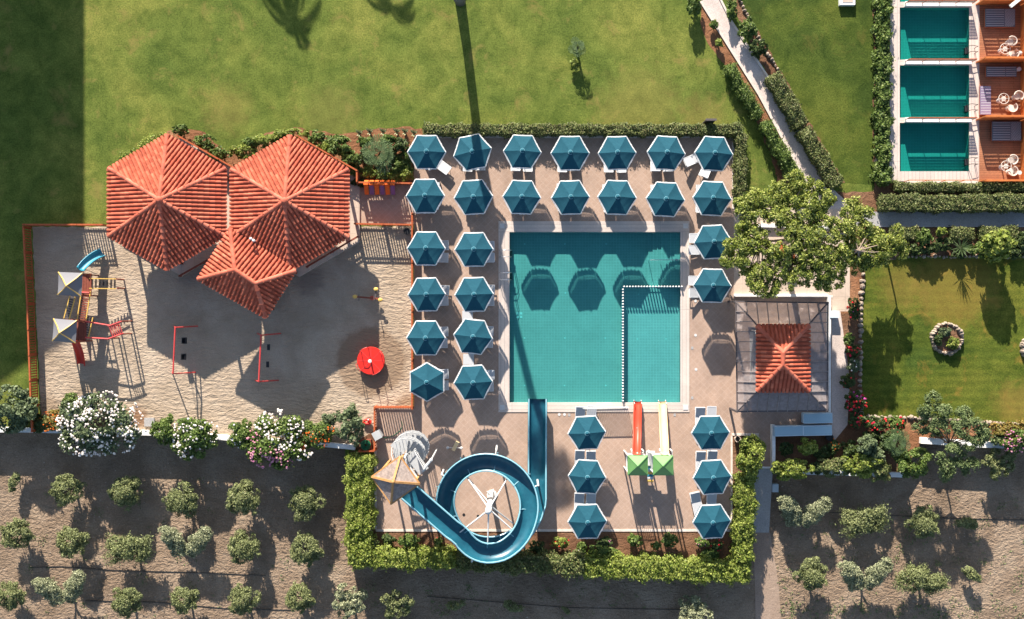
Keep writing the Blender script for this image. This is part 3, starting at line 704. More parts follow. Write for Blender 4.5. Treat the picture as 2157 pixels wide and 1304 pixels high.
# ------------------------------------------------------------------ fences
def fence(pts, h, label, m='orange', pitch=.175, z0=.01, group=None, plan=True, post=1.8, cat='fence', slatw=.035, thing_name='slatted_fence', rail=.07):
    P = [(G(x, y) if plan else W(x, y, h)) for x, y in pts]; P = [Vector((p.x, p.y, z0)) for p in P]
    t = thing(thing_name, P[0], label, cat, group); top = MB(); sl_ = MB()
    for a, b_ in zip(P, P[1:]):
        L = (b_ - a).length; x = (b_ - a) / L
        top.beam(a + Vector((0, 0, h)), b_ + Vector((0, 0, h)), rail * 1.5, .045)
        top.beam(a + Vector((0, 0, .16)), b_ + Vector((0, 0, .16)), .045, rail)
        top.beam(a + Vector((0, 0, h - .13)), b_ + Vector((0, 0, h - .13)), .045, rail)
        n = max(1, int(L / pitch))
        for i in range(n): p = a + x * (L * (i + .5) / n); sl_.box(p + Vector((0, 0, (h + .04) / 2)), (.088, .022, h - .12), rz=math.atan2(x.y, x.x))
        k = max(1, int(round(L / post)))
        for i in range(k + 1):
            p = a + x * (L * i / k)
            if i == k and not (b_ - P[-1]).length < 1e-6: continue
            pm = MB(); pm.box(p + Vector((0, 0, (h + .06) / 2)), (.09, .09, h + .06), rz=math.atan2(x.y, x.x)); pm.build('post', M[m], t)
    top.build('rail', M[m], t); sl_.build('slat_panel', M[m], t)
    return t
fence([(66, 476), (230, 476)], 1.2, 'orange slatted fence along the northern edge of the sandpit')
fence([(66, 480), (74, 640), (84, 905)], 1.2, 'long orange slatted fence on the western side of the sandpit')
def zoff(o, z): o.location.z += z
zoff(fence([(386, 292), (512, 364)], 1.0, 'orange slatted fence on the northeast edge of the western pavilion'), .21)
zoff(fence([(634, 293), (757, 364), (757, 386)], 1.0, 'orange slatted fence on the northeast edge of the eastern pavilion'), .21)
fence([(757, 388), (868, 390)], 1.1, 'orange slatted fence with towels on it, north of the entrance paving')
fence([(752, 474), (868, 476)], 1.15, 'orange slatted fence between the entrance paving and the sandpit')
fence([(870, 390), (870, 418)], 1.1, 'short orange fence piece beside the first umbrella of the second row')
fence([(871, 452), (871, 858)], 1.1, 'long orange slatted fence between the sandpit and the western umbrellas')
fence([(867, 855), (793, 855)], 1.1, 'orange slatted fence at the southern end of the sandpit')
fence([(793, 858), (793, 944)], 1.1, 'orange slatted fence between the white box and the red toy car')
fence([(793, 946), (759, 948)], .9, 'low orange fence beside the green hose coil')
zoff(fence([(756, 500), (650, 563)], .5, 'low brown rail on the southeast edge of the eastern pavilion', 'brownwood'), .21)
zoff(fence([(384, 582), (480, 528)], .5, 'low brown rail on the southeast edge of the western pavilion', 'brownwood'), .21)
# towels over the fence
t = None
for i in range(6):
    p = G(775 + i * 11.0, 392); mb = MB(); s_ = .15
    mb.add([p + Vector((-s_, -.09, .42)), p + Vector((s_, -.09, .40)), p + Vector((s_, -.05, 1.15)), p + Vector((-s_, -.05, 1.15)), p + Vector((s_, .06, 1.15)), p + Vector((-s_, .06, 1.15)), p + Vector((s_, .34, .62)), p + Vector((-s_, .34, .6))], [(0, 1, 2, 3), (3, 2, 4, 5), (5, 4, 6, 7)])
    o = mb.build('towel', M['towel']); 
    m2_ = MB(); q = p + Vector((0, -.5, 0))
    m2_.add([q + Vector((-s_, -.16, .50)), q + Vector((s_, -.16, .50)), q + Vector((s_, .42, .95)), q + Vector((-s_, .42, .95))], [(0, 1, 2, 3)])
    m2_.build('lower_half', M['towel2' if i % 2 else 'towel'], o, world=False)
    tag(o, 'bright orange towel hanging over the fence, %s from the west' % ORD[i], 'towel', 'orange towels on the fence')
    so_ = o.modifiers.new('thickness', 'SOLIDIFY'); so_.thickness = .012

# ------------------------------------------------------------------ umbrellas
def make_umbrella():
    t = thing('umbrella', (0, 0, 0))
    Rc, zr_, za = 1.285, 2.25, 2.68
    cn = [Vector((math.cos(R(60 * i)) * Rc, math.sin(R(60 * i)) * Rc, zr_)) for i in range(6)]; ap = Vector((0, 0, za))
    mb = MB(); K = 8
    for i in range(6):
        a, b_ = cn[i], cn[(i + 1) % 6]; idx = {}
        vs = []
        for r_ in range(K + 1):
            for q in range(r_ + 1):
                s_ = r_ / K; f = q / r_ if r_ else 0
                p = ap.lerp(a.lerp(b_, f), s_); sag = math.sin(PI * f) * (.035 * s_ + .012 * math.sin(s_ * 22 + i)) if r_ else 0
                wr = math.sin(PI * f) * .006 * math.sin(s_ * 40 + i * 2)
                p = p - Vector((0, 0, sag + wr)); 
                if r_ == K: p = p - (Vector((p.x, p.y, 0)).normalized() * .025 * math.sin(PI * f))
                idx[(r_, q)] = len(vs); vs.append(p)
        fs = []
        for r_ in range(K):
            for q in range(r_ + 1):
                fs.append((idx[(r_, q)], idx[(r_ + 1, q)], idx[(r_ + 1, q + 1)]))
                if q < r_: fs.append((idx[(r_, q)], idx[(r_ + 1, q + 1)], idx[(r_, q + 1)]))
        mb.add(vs, fs)
    can = mb.build('canopy', M['teal'], t, world=False, smooth=True)
    tape = MB(); val = MB(); rnd = random.Random(3)
    for i in range(6):
        a, b_ = cn[i], cn[(i + 1) % 6]; out = ((a + b_) / 2); out.z = 0; out.normalize(); n = 14; vs = []
        for q in range(n + 1):
            f = q / n; p = a.lerp(b_, f) - out * .03 * math.sin(PI * f) + Vector((0, 0, -.035 * math.sin(PI * f) + .004)); rr = out + (a.lerp(b_, f).normalized() - out) * abs(2 * f - 1) * .6; rr.z = 0
            w_ = .085 + .018 * rnd.random() + .006 * math.sin(q * 2.2); vs += [p, p + rr * w_ + Vector((0, 0, -.045))]
        tape.add(vs, [(2 * q, 2 * q + 1, 2 * q + 3, 2 * q + 2) for q in range(n)])
        vs = []; n = 28
        for q in range(n + 1):
            f = q / n; p = a.lerp(b_, f) + out * .018 + Vector((0, 0, -.075 - .035 * math.sin(PI * f)))
            vs += [p, p + out * .012 + Vector((0, 0, -.14 - .06 * abs(math.sin(PI * f * 5.0))))]
        val.add(vs, [(2 * q, 2 * q + 1, 2 * q + 3, 2 * q + 2) for q in range(n)])
    tape.build('canopy_trim', M['tape'], t, world=False); val.build('valance', M['teal'], t, world=False)
    cap = MB()
    cap.lathe((0, 0, 0), [(.155, za - .05), (.13, za + .0), (.07, za + .045), (0, za + .06)], 12)
    cap.build('vent_cap', M['tealcap'], t, world=False, smooth=True)
    rg = MB(); rg.tube([(math.cos(a) * .15, math.sin(a) * .15, za - .028) for a in [2 * PI * i / 16 for i in range(15)]], .014, 5)
    rg.build('cap_ring', M['rim'], t, world=False)
    fb = MB(); fb.ball((0, 0, za + .06), .03, 8); fb.build('finial', M['tealcap'], t, world=False)
    pl = MB(); pl.cyl((0, 0, .05), (0, 0, za), .026, n=8); pl.build('pole', M['white'], t, world=False)
    rb = MB()
    for i in range(6): rb.beam(Vector((0, 0, za - .09)), cn[i] * .98 - Vector((0, 0, .05)), .018, .02); rb.beam(Vector((0, 0, 1.75)), ap.lerp(cn[i], .55) - Vector((0, 0, .10)), .014, .018)
    rb.build('rib_frame', M['white'], t, world=False)
    bs = MB(); bs.lathe((0, 0, 0), [(.27, .0), (.27, .07), (.24, .10), (.05, .12), (.045, .3), (0, .3)], 16); bs.build('base', M['grey_cloth'], t, world=False)
    return t
def make_lounger(m_frame, m_sling, back=.42, name='sun_lounger'):
    """2 m long, head towards +X"""
    t = thing(name, (0, 0, 0)); f = MB(); ang = back
    for s_ in (-1, 1): f.beam((-.95, s_ * .32, .33), (.95, s_ * .32, .33), .045, .05)
    for x in (-.93, .28, .93): f.beam((x, -.3, .33), (x, .3, .33), .04, .04)
    f.build('frame', M[m_frame], t, world=False)
    for x in (-.75, .75):
        for y in (-.3, .3): lm = MB(); lm.cyl((x, y, 0), (x, y, .32), .02, n=6); lm.build('leg', M[m_frame], t, world=False)
    s_ = MB(); n = 6
    s_.box((-.33, 0, .365), (1.22, .58, .018)); s_.build('seat', M[m_sling], t, world=False)
    b_ = MB(); L = .72; p0 = Vector((.28, 0, .37)); p1 = p0 + Vector((math.cos(ang) * L, 0, math.sin(ang) * L))
    b_.beam(p0, p1, .58, .02)
    bo = b_.build('backrest', M[m_sling], t, world=False)
    e = MB()
    for y in (-.31, .31): e.beam(p0 + Vector((0, y, 0)), p1 + Vector((0, y, 0)), .035, .04)
    e.beam(p1 + Vector((0, -.3, 0)), p1 + Vector((0, .3, 0)), .04, .04); e.build('backrest_frame', M[m_frame], bo, world=False)
    return t
UMB = proto_tree(make_umbrella()); LNG = proto_tree(make_lounger('lounger', 'sling')); LNG_FLAT = proto_tree(make_lounger('lounger', 'sling', .12))
used = set()
def place(pt, loc, rz, label, cat, group, sc=1):
    o = pt[0]
    if id(o) in used: o = copy_tree(pt)
    else: used.add(id(o))
    o.location = loc; o.rotation_euler = (0, 0, rz); o.scale = (sc, sc, sc); tag(o, label, cat, group); return o
rnd = random.Random(11)
urow1 = [(897, 320), (997, 321), (1100, 321), (1201, 322), (1301, 323), (1402, 323), (1502, 324)]
urow2 = [(897, 413), (998, 414), (1098, 416), (1200, 416), (1299, 417), (1403, 418), (1500, 419)]
UL = []
for r_, row in ((0, urow1), (1, urow2)):
    for i, (x, y) in enumerate(row): UL.append((x, y, ('%s umbrella from the west in the %s row' % (ORD[i], 'northern' if r_ == 0 else 'second')), 'S', 'ns'))
for i, (x, y) in enumerate([(899, 525), (900, 620), (898, 711), (899, 803)]): UL.append((x, y, '%s umbrella from the north in the fence side column' % ORD[i], 'E', 'ew'))
for i, (x, y) in enumerate([(998, 526), (999, 620), (996, 709), (997, 805)]): UL.append((x, y, '%s umbrella from the north in the poolside column' % ORD[i], 'E', 'ew'))
for i, (x, y) in enumerate([(1502, 510), (1501, 603)]): UL.append((x, y, ['umbrella half under the big tree', 'umbrella just south of the tree touched one'][i], 'W', 'ew'))
for i, (x, y) in enumerate([(1238, 912), (1237, 1006), (1236, 1098)]): UL.append((x, y, '%s umbrella from the north in the column west of twin slides' % ORD[i], 'N', 'ns'))
for i, (x, y) in enumerate([(1498, 913), (1499, 1007), (1498, 1098)]): UL.append((x, y, '%s umbrella from the north in the column east of the twin slides' % ORD[i], 'N', 'ns'))
rots = {(997, 321): 12, (899, 803): 30, (996, 709): -6, (1301, 323): 1, (1200, 416): 2}
lcount = 0
for (x, y, lab, side, o_) in UL:
    p = W(x, y, 2.3); a = rots.get((x, y), rnd.uniform(-3.5, 3.5))
    uo = place(UMB, (p.x, p.y, .02), R(a), 'teal hexagonal ' + lab.replace('umbrella', 'umbrella', 1) if not lab[0:3] in ('fir','sec','thi','fou','fif','six','sev') else 'teal ' + lab, 'umbrella', 'teal umbrellas round the pool'); uo.rotation_euler = (R(rnd.uniform(-1.6, 1.6)), R(rnd.uniform(-1.6, 1.6)), R(a)); uo.scale = [rnd.uniform(.985, 1.015)] * 3
    q = Vector((p.x, p.y, .02))
    for k, s_ in enumerate((-1, 1)):
        j = rnd.uniform(-.03, .03); jr = rnd.uniform(-3, 3); wh = ['western', 'eastern'][k]
        if side == 'S': loc = q + Vector((s_ * .42, (.24 if lab.endswith('second row') else -.05) + j, 0)); rz = R(-90 + jr)
        elif side == 'N': loc = q + Vector((s_ * .40, .65 + j, 0)); rz = R(90 + jr)
        elif side == 'E': loc = q + Vector((.40 + j, s_ * .40 - .05, 0)); rz = R(jr); wh = ['southern', 'northern'][k]
        else: loc = q + Vector((-.32 + j, s_ * .42, 0)); rz = R(180 + jr); wh = ['southern', 'northern'][k]
        if (x, y) == (897, 320): loc = q + Vector((.30 + .35 * s_, -.25 - .22 * s_, 0)); rz = R(-50 + 14 * s_)
        if (x, y) == (1502, 324): loc = q + Vector((-.35 + .4 * s_, -.22 - .25 * s_, 0)); rz = R(-135 + 20 * s_)
        if (x, y) == (1498, 1098) and s_ == -1: loc = q + Vector((-.6, .72, 0)); rz = R(103)
        place(LNG if rnd.random() < .75 else LNG_FLAT, loc, rz, '%s lounger under the %s' % (wh, lab.replace('in the column east of the twin', 'east of the twin').replace('in the column west of twin', 'west of the twin')), 'sun lounger', 'white sun loungers under the umbrellas')
# low white tables between the umbrellas of the pool column
def side_table(px, py, label):
    p = W(px, py, .4); t = thing('side_table', (p.x, p.y, .02), label, 'table', 'low white tables between umbrellas')
    mb = MB(); mb.box((0, 0, .40), (.75, .75, .04)); mb.build('table_top', M['sling'], t, world=False)
    for a in (-1, 1):
        for b_ in (-1, 1): l_ = MB(); l_.box((a * .3, b_ * .3, .19), (.05, .05, .38)); l_.build('leg', M['white'], t, world=False)
side_table(985, 666, 'low pale table between second and third umbrella of the pool column')
side_table(987, 757, 'low pale table between third and last umbrella of the pool column')

# ------------------------------------------------------------------ pool fittings
t = thing('pool_divider', W(1311, 605, -.47), 'L shaped line of white round topped posts closing off the small pool', 'divider')
def dpost(x, y):
    p = W(x, y, -.6); mb = MB(); mb.cyl(p, p + Vector((0, 0, .86)), .048, n=8); mb.ball(p + Vector((0, 0, .88)), .074, 8); mb.build('post', M['white'], t, smooth=True)
for i in range(21): dpost(1312 + i * 6.0, 604.5)
for i in range(1, 40): dpost(1309.5, 604.5 + i * 6.1)
mb = MB(); a = W(1310, 604.5, -.35); b_ = W(1432, 604.5, -.35); c_ = W(1309.5, 847, -.35)
mb.beam((a.x, a.y, -.3), (b_.x, b_.y, -.3), .035, .035); mb.beam((a.x, a.y, -.3), (c_.x, c_.y, -.3), .035, .035); mb.build('rail', M['white'], t)
def ladder(x0, y0, x1, y1, label):
    """handrail pair from (x0) on the deck to (x1) in the water; photo pixels"""
    c = W((x0 + x1) / 2, (y0 + y1) / 2); t = thing('pool_ladder', c, label, 'pool ladder'); 
    for y in (y0, y1):
        a = W(x0, y); b_ = W(x1, y); d = b_ - a; mb = MB()
        mb.tube([a + Vector((0, 0, .03)), a + Vector((0, 0, .55)), a + d * .15 + Vector((0, 0, .72)), a + d * .75 + Vector((0, 0, .72)), b_ + Vector((0, 0, .55)), b_ + Vector((0, 0, -.55))], .022, 6)
        mb.build('handrail', M['steel'], t, smooth=True)
    for z in (-.15, -.38):
        a = W(x1, y0); b_ = W(x1, y1); mb = MB(); mb.beam((a.x, a.y, z), (b_.x, b_.y, z), .16, .03); mb.build('step', M['black'], t)
ladder(1052, 528, 1077, 542, 'steel pool ladder on the western rim, the northern of two')
ladder(1052, 575, 1077, 590, 'steel pool ladder on the western rim, the southern of two')
t = thing('handrail', W(1385, 545), 'thin steel handrail standing on the pool steps', 'handrail')
mb = MB(); a = W(1368, 548, 0); b_ = W(1392, 548, 0); c_ = W(1432, 548, 0)
mb.tube([a + Vector((0, 0, -.5)), a + Vector((0, 0, .35)), b_ + Vector((0, 0, .45)), c_ + Vector((.2, 0, .5)), c_ + Vector((.2, 0, .0))], .02, 6)
mb.build('rail', M['steel'], t); mb = MB(); mb.cyl(b_ + Vector((0, 0, -.3)), b_ + Vector((0, 0, .45)), .02, n=6); mb.build('post', M['steel'], t)
# white railing by the pool whose bars shade the deck
t = thing('railing', W(1275, 860), 'white barred railing on the southern rim of the pool', 'railing')
a = W(1229, 861, .95); b_ = W(1324, 859, .95); mb = MB(); mb.beam(a, b_, .045, .04); mb.beam(a - Vector((0, 0, .8)), b_ - Vector((0, 0, .8)), .03, .03); mb.build('rail', M['white'], t)
for i in range(27):
    p = a.lerp(b_, i / 26); mb = MB(); mb.cyl(p - Vector((0, 0, .9)), p, .024, n=6); mb.build('bar', M['white'], t)
# skimmer lids and spots
for (x, y, mm, lab) in [(1178, 873, 'white', 'white round lid in the deck south of the pool, western of two'), (1189, 873, 'white', 'white round lid in the deck south of the pool, eastern of two'),
        (1199, 874, 'concrete', 'square grey drain lid beside the two white lids south of the pool'), (1421, 874, 'concrete', 'square grey drain lid in the deck just east of the cream slide'),
        (1465, 634, 'white', 'white round lid in the deck east of the pool, northern of three'), (1465, 706, 'white', 'white round lid in the deck east of the pool, middle one of three'), (1466, 778, 'white', 'white round lid in the deck east of the pool, southern of three'),
        (1459, 627, 'concrete', 'square grey drain lid in the deck east of the pool, northern of three'), (1458, 733, 'concrete', 'square grey drain lid in the deck east of the pool, middle one of three'), (1458, 838, 'concrete', 'square grey drain lid in the deck east of the pool, southern of three')]:
    p = W(x, y); mb = MB()
    if mm == 'concrete': mb.box((0, 0, .008), (.16, .2, .016))
    else: mb.cyl((0, 0, 0), (0, 0, .02), .10, n=12)
    o = mb.build('deck_lid', M[mm]); o.location = (p.x, p.y, .022)
    tag(o, lab, 'lid', 'lids set in the pool deck')

# ------------------------------------------------------------------ slides
def chute(path, wd, dep, m, name, parent, thick=.035, flange=.07, bank=None, k=8, rimm=None, outer=0):
    path = [Vector(p) for p in path]; prof = []
    for i in range(k + 1):
        a = PI * i / k; prof.append((-math.cos(a) * wd / 2, dep - (math.sin(a) ** .8) * dep if 0 < i < k else dep))
    inner = prof; outp = [(x * (1 + thick * 2 / wd), y - thick) for x, y in prof][::-1]
    outp[0] = (outp[0][0] + flange, dep - thick); outp[-1] = (outp[-1][0] - flange, dep - thick)
    full = [(-wd / 2 - flange, dep)] + inner + [(wd / 2 + flange, dep)] + outp
    vs = []; n = len(full); rimL = []; rimR = []
    for i, p in enumerate(path):
        d = path[min(i + 1, len(path) - 1)] - path[max(i - 1, 0)]; d.normalize(); r_ = d.cross(Vector((0, 0, 1))).normalized(); u = r_.cross(d).normalized()
        bk = bank[i] if bank else 0
        r2 = r_ * math.cos(bk) + u * math.sin(bk); u2 = u * math.cos(bk) - r_ * math.sin(bk)
        vs += [p + r2 * x + u2 * (y + (outer * max(0, x / wd * 2) ** 2 if outer else 0)) for x, y in full]
        rimL.append(p + r2 * (-wd / 2 - flange * .5) + u2 * (dep + .012)); rimR.append(p + r2 * (wd / 2 + flange * .5) + u2 * (dep + .012 + outer))
    fs = [(i * n + j, i * n + (j + 1) % n, (i + 1) * n + (j + 1) % n, (i + 1) * n + j) for i in range(len(path) - 1) for j in range(n)]
    fs += [tuple(range(n)), tuple(range((len(path) - 1) * n, len(path) * n))[::-1]]
    mb = MB(); mb.add(vs, fs); o = mb.build(name, M[m], parent, smooth=False)
    for p_ in o.data.polygons: p_.use_smooth = True
    if rimm:
        for rl in (rimL, rimR):
            rm = MB(); rm.tube(rl, .055, 6); rm.build('rim', M[rimm], o, world=True)
    return o
# big blue spiral slide
t = thing('water_slide', G(1028, 1044), 'big blue spiral water slide running from the timber tower into the pool', 'water slide')
path = []
cx, cy = 1028, 1043.6
def circ(th, r): return cx + r * math.cos(R(th)), cy - r * math.sin(R(th))
ex, ey = circ(228, 74); dx, dy = math.sin(R(228)), math.cos(R(228))   # tangent in plan pixels (y down)
tdx, tdy = -math.sin(R(228)), -math.cos(R(228))
for k in range(11): f = 1 - k / 11; path.append(G(ex - tdx * 140 * f, ey - tdy * 140 * f, 4.62 + .42 * f))
def zat(th):
    K = [(228, 4.62), (270, 4.3), (360, 3.55), (450, 2.9), (540, 2.3), (630, 1.75), (720, 1.25)]
    for (a, za), (b_, zb) in zip(K, K[1:]):
        if th <= b_: return za + (zb - za) * (th - a) / (b_ - a)
    return 1.25
th = 228
while th <= 720:
    r_ = 87 + (max(0, th - 560) / 160) * 16 + (max(0, 1 - abs(th - 290) / 50) * 5) - 13 * max(0, 1 - (th - 228) / 45) ** 1.5
    x, y = circ(th, r_); path.append(G(x, y, zat(th))); th += 6
x, y = circ(720, 103)
for k in range(1, 15): f = k / 14; path.append(G(x + 1.5 * f, y - 204 * f, 1.25 - .9 * f ** .8))
nb = len(path)
body = chute(path, 1.14, .42, 'slide', 'chute', t, rimm='rim', bank=[(.16 if 9 < i < nb - 16 else .05) for i in range(nb)], k=10, outer=.12)
for i in range(4, nb - 2, 7):
    fl_ = MB()
    d = (path[i + 1] - path[i - 1]).normalized(); r_ = d.cross(Vector((0, 0, 1))).normalized(); vs = []
    for k in range(11):
        a = PI * k / 10; rr = .66; vs.append(path[i] + r_ * (-math.cos(a) * rr) + Vector((0, 0, .42 - math.sin(a) * .50)))
    fl_.tube(vs, .035, 4); fl_.build('joint_flange', M['rim'], body)
# centre mast and struts
mb = MB(); m0 = G(1036, 1042, .02); m1_ = G(1032, 1046, 5.3); mb.cyl(m0, m1_, .17, .21, 16); mb.ball(m1_, .21, 12); mast = mb.build('mast', M['white'], t, smooth=True)
mb = MB(); mb.lathe(m0, [(.36, 0), (.36, .05), (.2, .08)], 12)
for k in range(5): a = 2 * PI * k / 5; mb.beam(m0 + Vector((0, 0, .3)), m0 + Vector((math.cos(a) * .42, math.sin(a) * .42, .02)), .05, .05)
mb.build('mast_base', M['white'], t)
for (thx, zz, z2) in [(128, 4.4, 2.5), (52, 4.6, 3.0), (222, 4.9, 4.5), (272, 4.7, 4.2), (318, 4.5, 3.8), (318, 3.4, 1.6), (128, 3.0, 2.4)]:
    x, y = circ(thx, 70); e = G(x, y, z2 + .25); s_ = m0.lerp(m1_, zz / 5.3); mb = MB(); mb.cyl(s_, e, .055, .04, 8); mb.build('strut', M['white'], t)
for (thx, zz, rr) in [(150, 2.1, 108), (80, 2.6, 108), (200, 2.0, 112), (255, 4.2, 112), (310, 3.8, 110), (20, 3.2, 110)]:
    x, y = circ(thx, rr); p = G(x, y, .02); x2, y2 = circ(thx, 90); e = G(x2, y2, zz); mb = MB(); mb.cyl(p, G(x, y, zz), .07, n=8); mb.cyl(G(x, y, zz), e, .05, n=8); mb.build('support_post', M['white'], t)
for (yy, zz) in ((960, .9), (880, .5)): mb = MB(); p = G(1131, yy, 0); mb.cyl(p, p + Vector((0, 0, zz - .15)), .07, n=8); mb.build('support_post', M['white'], t)
# slide tower
tc_ = G(858, 975); t = thing('slide_tower', tc_, 'timber roofed start tower of the blue water slide', 'tower')
rot = [R(a) for a in (10, 100, 190, 280)]
zr = 7.2; cor = [W(884, 1019, zr), W(843, 961, zr), W(783, 1004, zr), W(824, 1062, zr)]; ap = W(828, 1015, 8.0)
mb = MB()
for i in range(4):
    a, b_ = cor[i], cor[(i + 1) % 4]; n = 26
    for k in range(n):
        f = (k + .5) / n; p = a.lerp(ap, f); q = b_.lerp(ap, f); mb.beam(p, q, .042, .02)
rf = mb.build('roof', M['reedlight'], t)
mb = MB()
for i in range(4):
    a, b_ = cor[i], cor[(i + 1) % 4]; mb.beam(a, b_, .09, .10); mb.beam(a + Vector((0, 0, .03)), ap + Vector((0, 0, .03)), .13, .10)
mb.ball(ap + Vector((0, 0, .05)), .12, 8); mb.build('roof_frame', M['timber'], rf)
cg = sum(cor, Vector()) / 4; pls = [Vector(((c - cg) * .80 + cg)[:]) for c in cor]
for c in pls: mb = MB(); mb.box((c.x, c.y, zr / 2), (.14, .14, zr)); mb.build('post', M['timber'], t)
mb = MB(); mb.prism([(c.x, c.y) for c in pls], 4.9, 5.02); mb.build('platform', M['white'], t)
mb = MB()
for (i, j) in ((1, 2), (2, 3)):
    for z in (5.4, 5.75, 6.05): mb.beam((pls[i].x, pls[i].y, z), (pls[j].x, pls[j].y, z), .05, .05)
mb.build('guard_rail', M['white'], t)
# spiral staircase
t = thing('spiral_staircase', G(871, 937), 'white spiral staircase up to the slide tower', 'staircase')
c = G(871, 937); mb = MB(); mb.cyl(c, c + Vector((0, 0, 5.9)), .08, n=10); mb.build('newel_post', M['white'], t)
NT = 27; a0 = R(-60)
rail = []; rail2 = []
for i in range(NT):
    z = .19 * (i + 1); a = a0 + R(21) * i; a2 = a + R(23); mb = MB(); vs = []
    for zz in (z - .05, z):
        vs += [c + Vector((math.cos(a) * .09, math.sin(a) * .09, zz)), c + Vector((math.cos(a) * 1.2, math.sin(a) * 1.2, zz)), c + Vector((math.cos(a2) * 1.2, math.sin(a2) * 1.2, zz)), c + Vector((math.cos(a2) * .09, math.sin(a2) * .09, zz))]
    mb.add(vs, [(0, 3, 2, 1), (4, 5, 6, 7), (0, 1, 5, 4), (1, 2, 6, 5), (2, 3, 7, 6), (3, 0, 4, 7)])
    mb.build('tread', M['stair'], t); rail.append(c + Vector((math.cos(a) * 1.17, math.sin(a) * 1.17, z + .95)))
mb = MB(); mb.tube(rail, .03, 6)
for i, p in enumerate(rail):
    mb.cyl(p - Vector((0, 0, .95)), p, .015, n=5)
    if i < len(rail) - 1: q = rail[i + 1]; m_ = (p + q) / 2; mb.cyl(m_ - Vector((0, 0, .95)), m_, .015, n=5)
mb.build('balustrade', M['stair'], t)
la, lb = W(872, 952, 5.1), W(893, 990, 5.1)
mb = MB(); pc = (W(868, 962, 5.05) + W(890, 988, 5.05)) / 2; mb.box(pc, (.75, 1.45, .05), rz=R(38)); mb.build('landing', M['stair'], t)
mb = MB(); e1, e2 = W(872, 948, 6.0), W(893, 989, 6.0); mb.beam(e1, e2, .05, .05); mb.beam(e1 - Vector((0, 0, .85)), e2 - Vector((0, 0, .85)), .05, .05)
for k in range(13): p = e1.lerp(e2, k / 12); mb.cyl(p - Vector((0, 0, .9)), p, .018, n=5)
mb.build('landing_rail', M['white'], t)
mb = MB(); a, b_ = W(889, 992, 5.3), W(908, 969, 5.3); mb.cyl(a, b_, .09, n=10); mb.ball(b_, .12, 8); mb.cyl(b_, Vector((b_.x, b_.y, .02)), .05, n=8); mb.build('landing_support', M['white'], t)
# twin children slides
def gp(px, py, z): return W(px, py, z)
t = thing('twin_slide', G(1357, 965), 'small poolside play tower with two green roofs and a red and a cream slide', 'play tower')
for k, (rx_, col) in enumerate(((1343.5, 'redslide'), (1397, 'yellow'))):
    zr = 3.2; cor = [W(rx_ + sx * 20.8, 980.5 + sy * 20.5, zr) for sx, sy in ((-1, -1), (1, -1), (1, 1), (-1, 1))]; ap = W(rx_, 982, zr + .62); mb = MB()
    mb.add([*cor, ap], [(1, 0, 4), (2, 1, 4), (3, 2, 4), (0, 3, 4), (0, 1, 2, 3)])
    rf = mb.build('roof', M['greenroof'], t)
    mb = MB()
    for c in cor: mb.beam(c + Vector((0, 0, .01)), ap + Vector((0, 0, .01)), .045, .03)
    for i in range(4): mb.beam(cor[i] - Vector((0, 0, .04)), cor[(i + 1) % 4] - Vector((0, 0, .04)), .04, .09)
    mb.build('roof_edge', M['greenroof'], rf)
    cg = sum(cor, Vector()) / 4
    for c in cor:
        p = cg + (c - cg) * .86; mb = MB(); mb.cyl((p.x, p.y, 0), (p.x, p.y, 3.2), .055, n=8); mb.build('post', M['white'], t)
    mb = MB(); mb.box((cg.x, cg.y, 1.38), (1.16, 1.14, .08)); mb.build('platform', M['white'], t)
    mb = MB(); mb.box((cg.x, cg.y - .56, 1.62), (1.0, .03, .40)); mb.build('side_panel', M['greenroof'], t)
    mb = MB()
    for i in range(8): mb.cyl((cg.x - .45 + .13 * i, cg.y - .56, 1.85), (cg.x - .45 + .13 * i, cg.y - .56, 2.25), .018, n=5)
    mb.beam((cg.x - .5, cg.y - .56, 2.26), (cg.x + .5, cg.y - .56, 2.26), .04, .04); mb.build('railing', M['white'], t)
    # chute
    x_top = rx_ - (3 if k == 0 else -3); pts = []
    for q in range(17):
        f = q / 16; z = 1.42 * (1 - f) ** 1.15 + .12 + .05 * math.sin(f * 9)
        pts.append(W(x_top + (2.5 if k == 0 else -5.5) * f, 958 - 112 * f, z))
    co = chute(pts, .46, .20, col, 'slide_chute', t, flange=.035, k=6)
    mb = MB()
    for s_ in (-1, 1):
        e = pts[-1]; mb.cyl(e + Vector((s_ * .25, .1, -.1)), e + Vector((s_ * .25, -.12, .45)), .022, n=6)
    mb.build('end_rail', M['white'], t)
    mb = MB(); e = pts[0]
    for s_ in (-1, 1): mb.tube([e + Vector((s_ * .40, -.1, 0)), e + Vector((s_ * .40, -.05, .75)), e + Vector((s_ * .40, .35, .75)), e + Vector((s_ * .36, .40, .1))], .05, 7)
    mb.build('entry_rail', M['white'], t)
    mb = MB(); mmid = pts[8]; mb.cyl((mmid.x, mmid.y, 0), (mmid.x, mmid.y, mmid.z), .05, n=7); mb.build('slide_leg', M['white'], t)
mb = MB(); p = W(1370, 962, 1.35); mb.box((p.x, p.y - .1, 1.34), (.62, 1.0, .06)); mb.build('bridge', M['white'], t)
mb = MB(); a = W(1365.5, 953, 2.1); b_ = W(1376, 953, 2.1); mb.beam(a, b_, .05, .05)
for k in range(6): q = a.lerp(b_, (k + .5) / 6); mb.cyl(q - Vector((0, 0, .75)), q, .018, n=5)
mb.build('bridge_rail', M['white'], t)
for k in range(6):
    p = W(1370, 985 + k * 5.5, 1.35 - .22 * k); mb = MB(); mb.box((p.x, p.y, 1.25 - .2 * k), (.42, .22, .04)); mb.build('stair_tread', M[['slide_cyan', 'white', 'yel'][k % 3]], t)
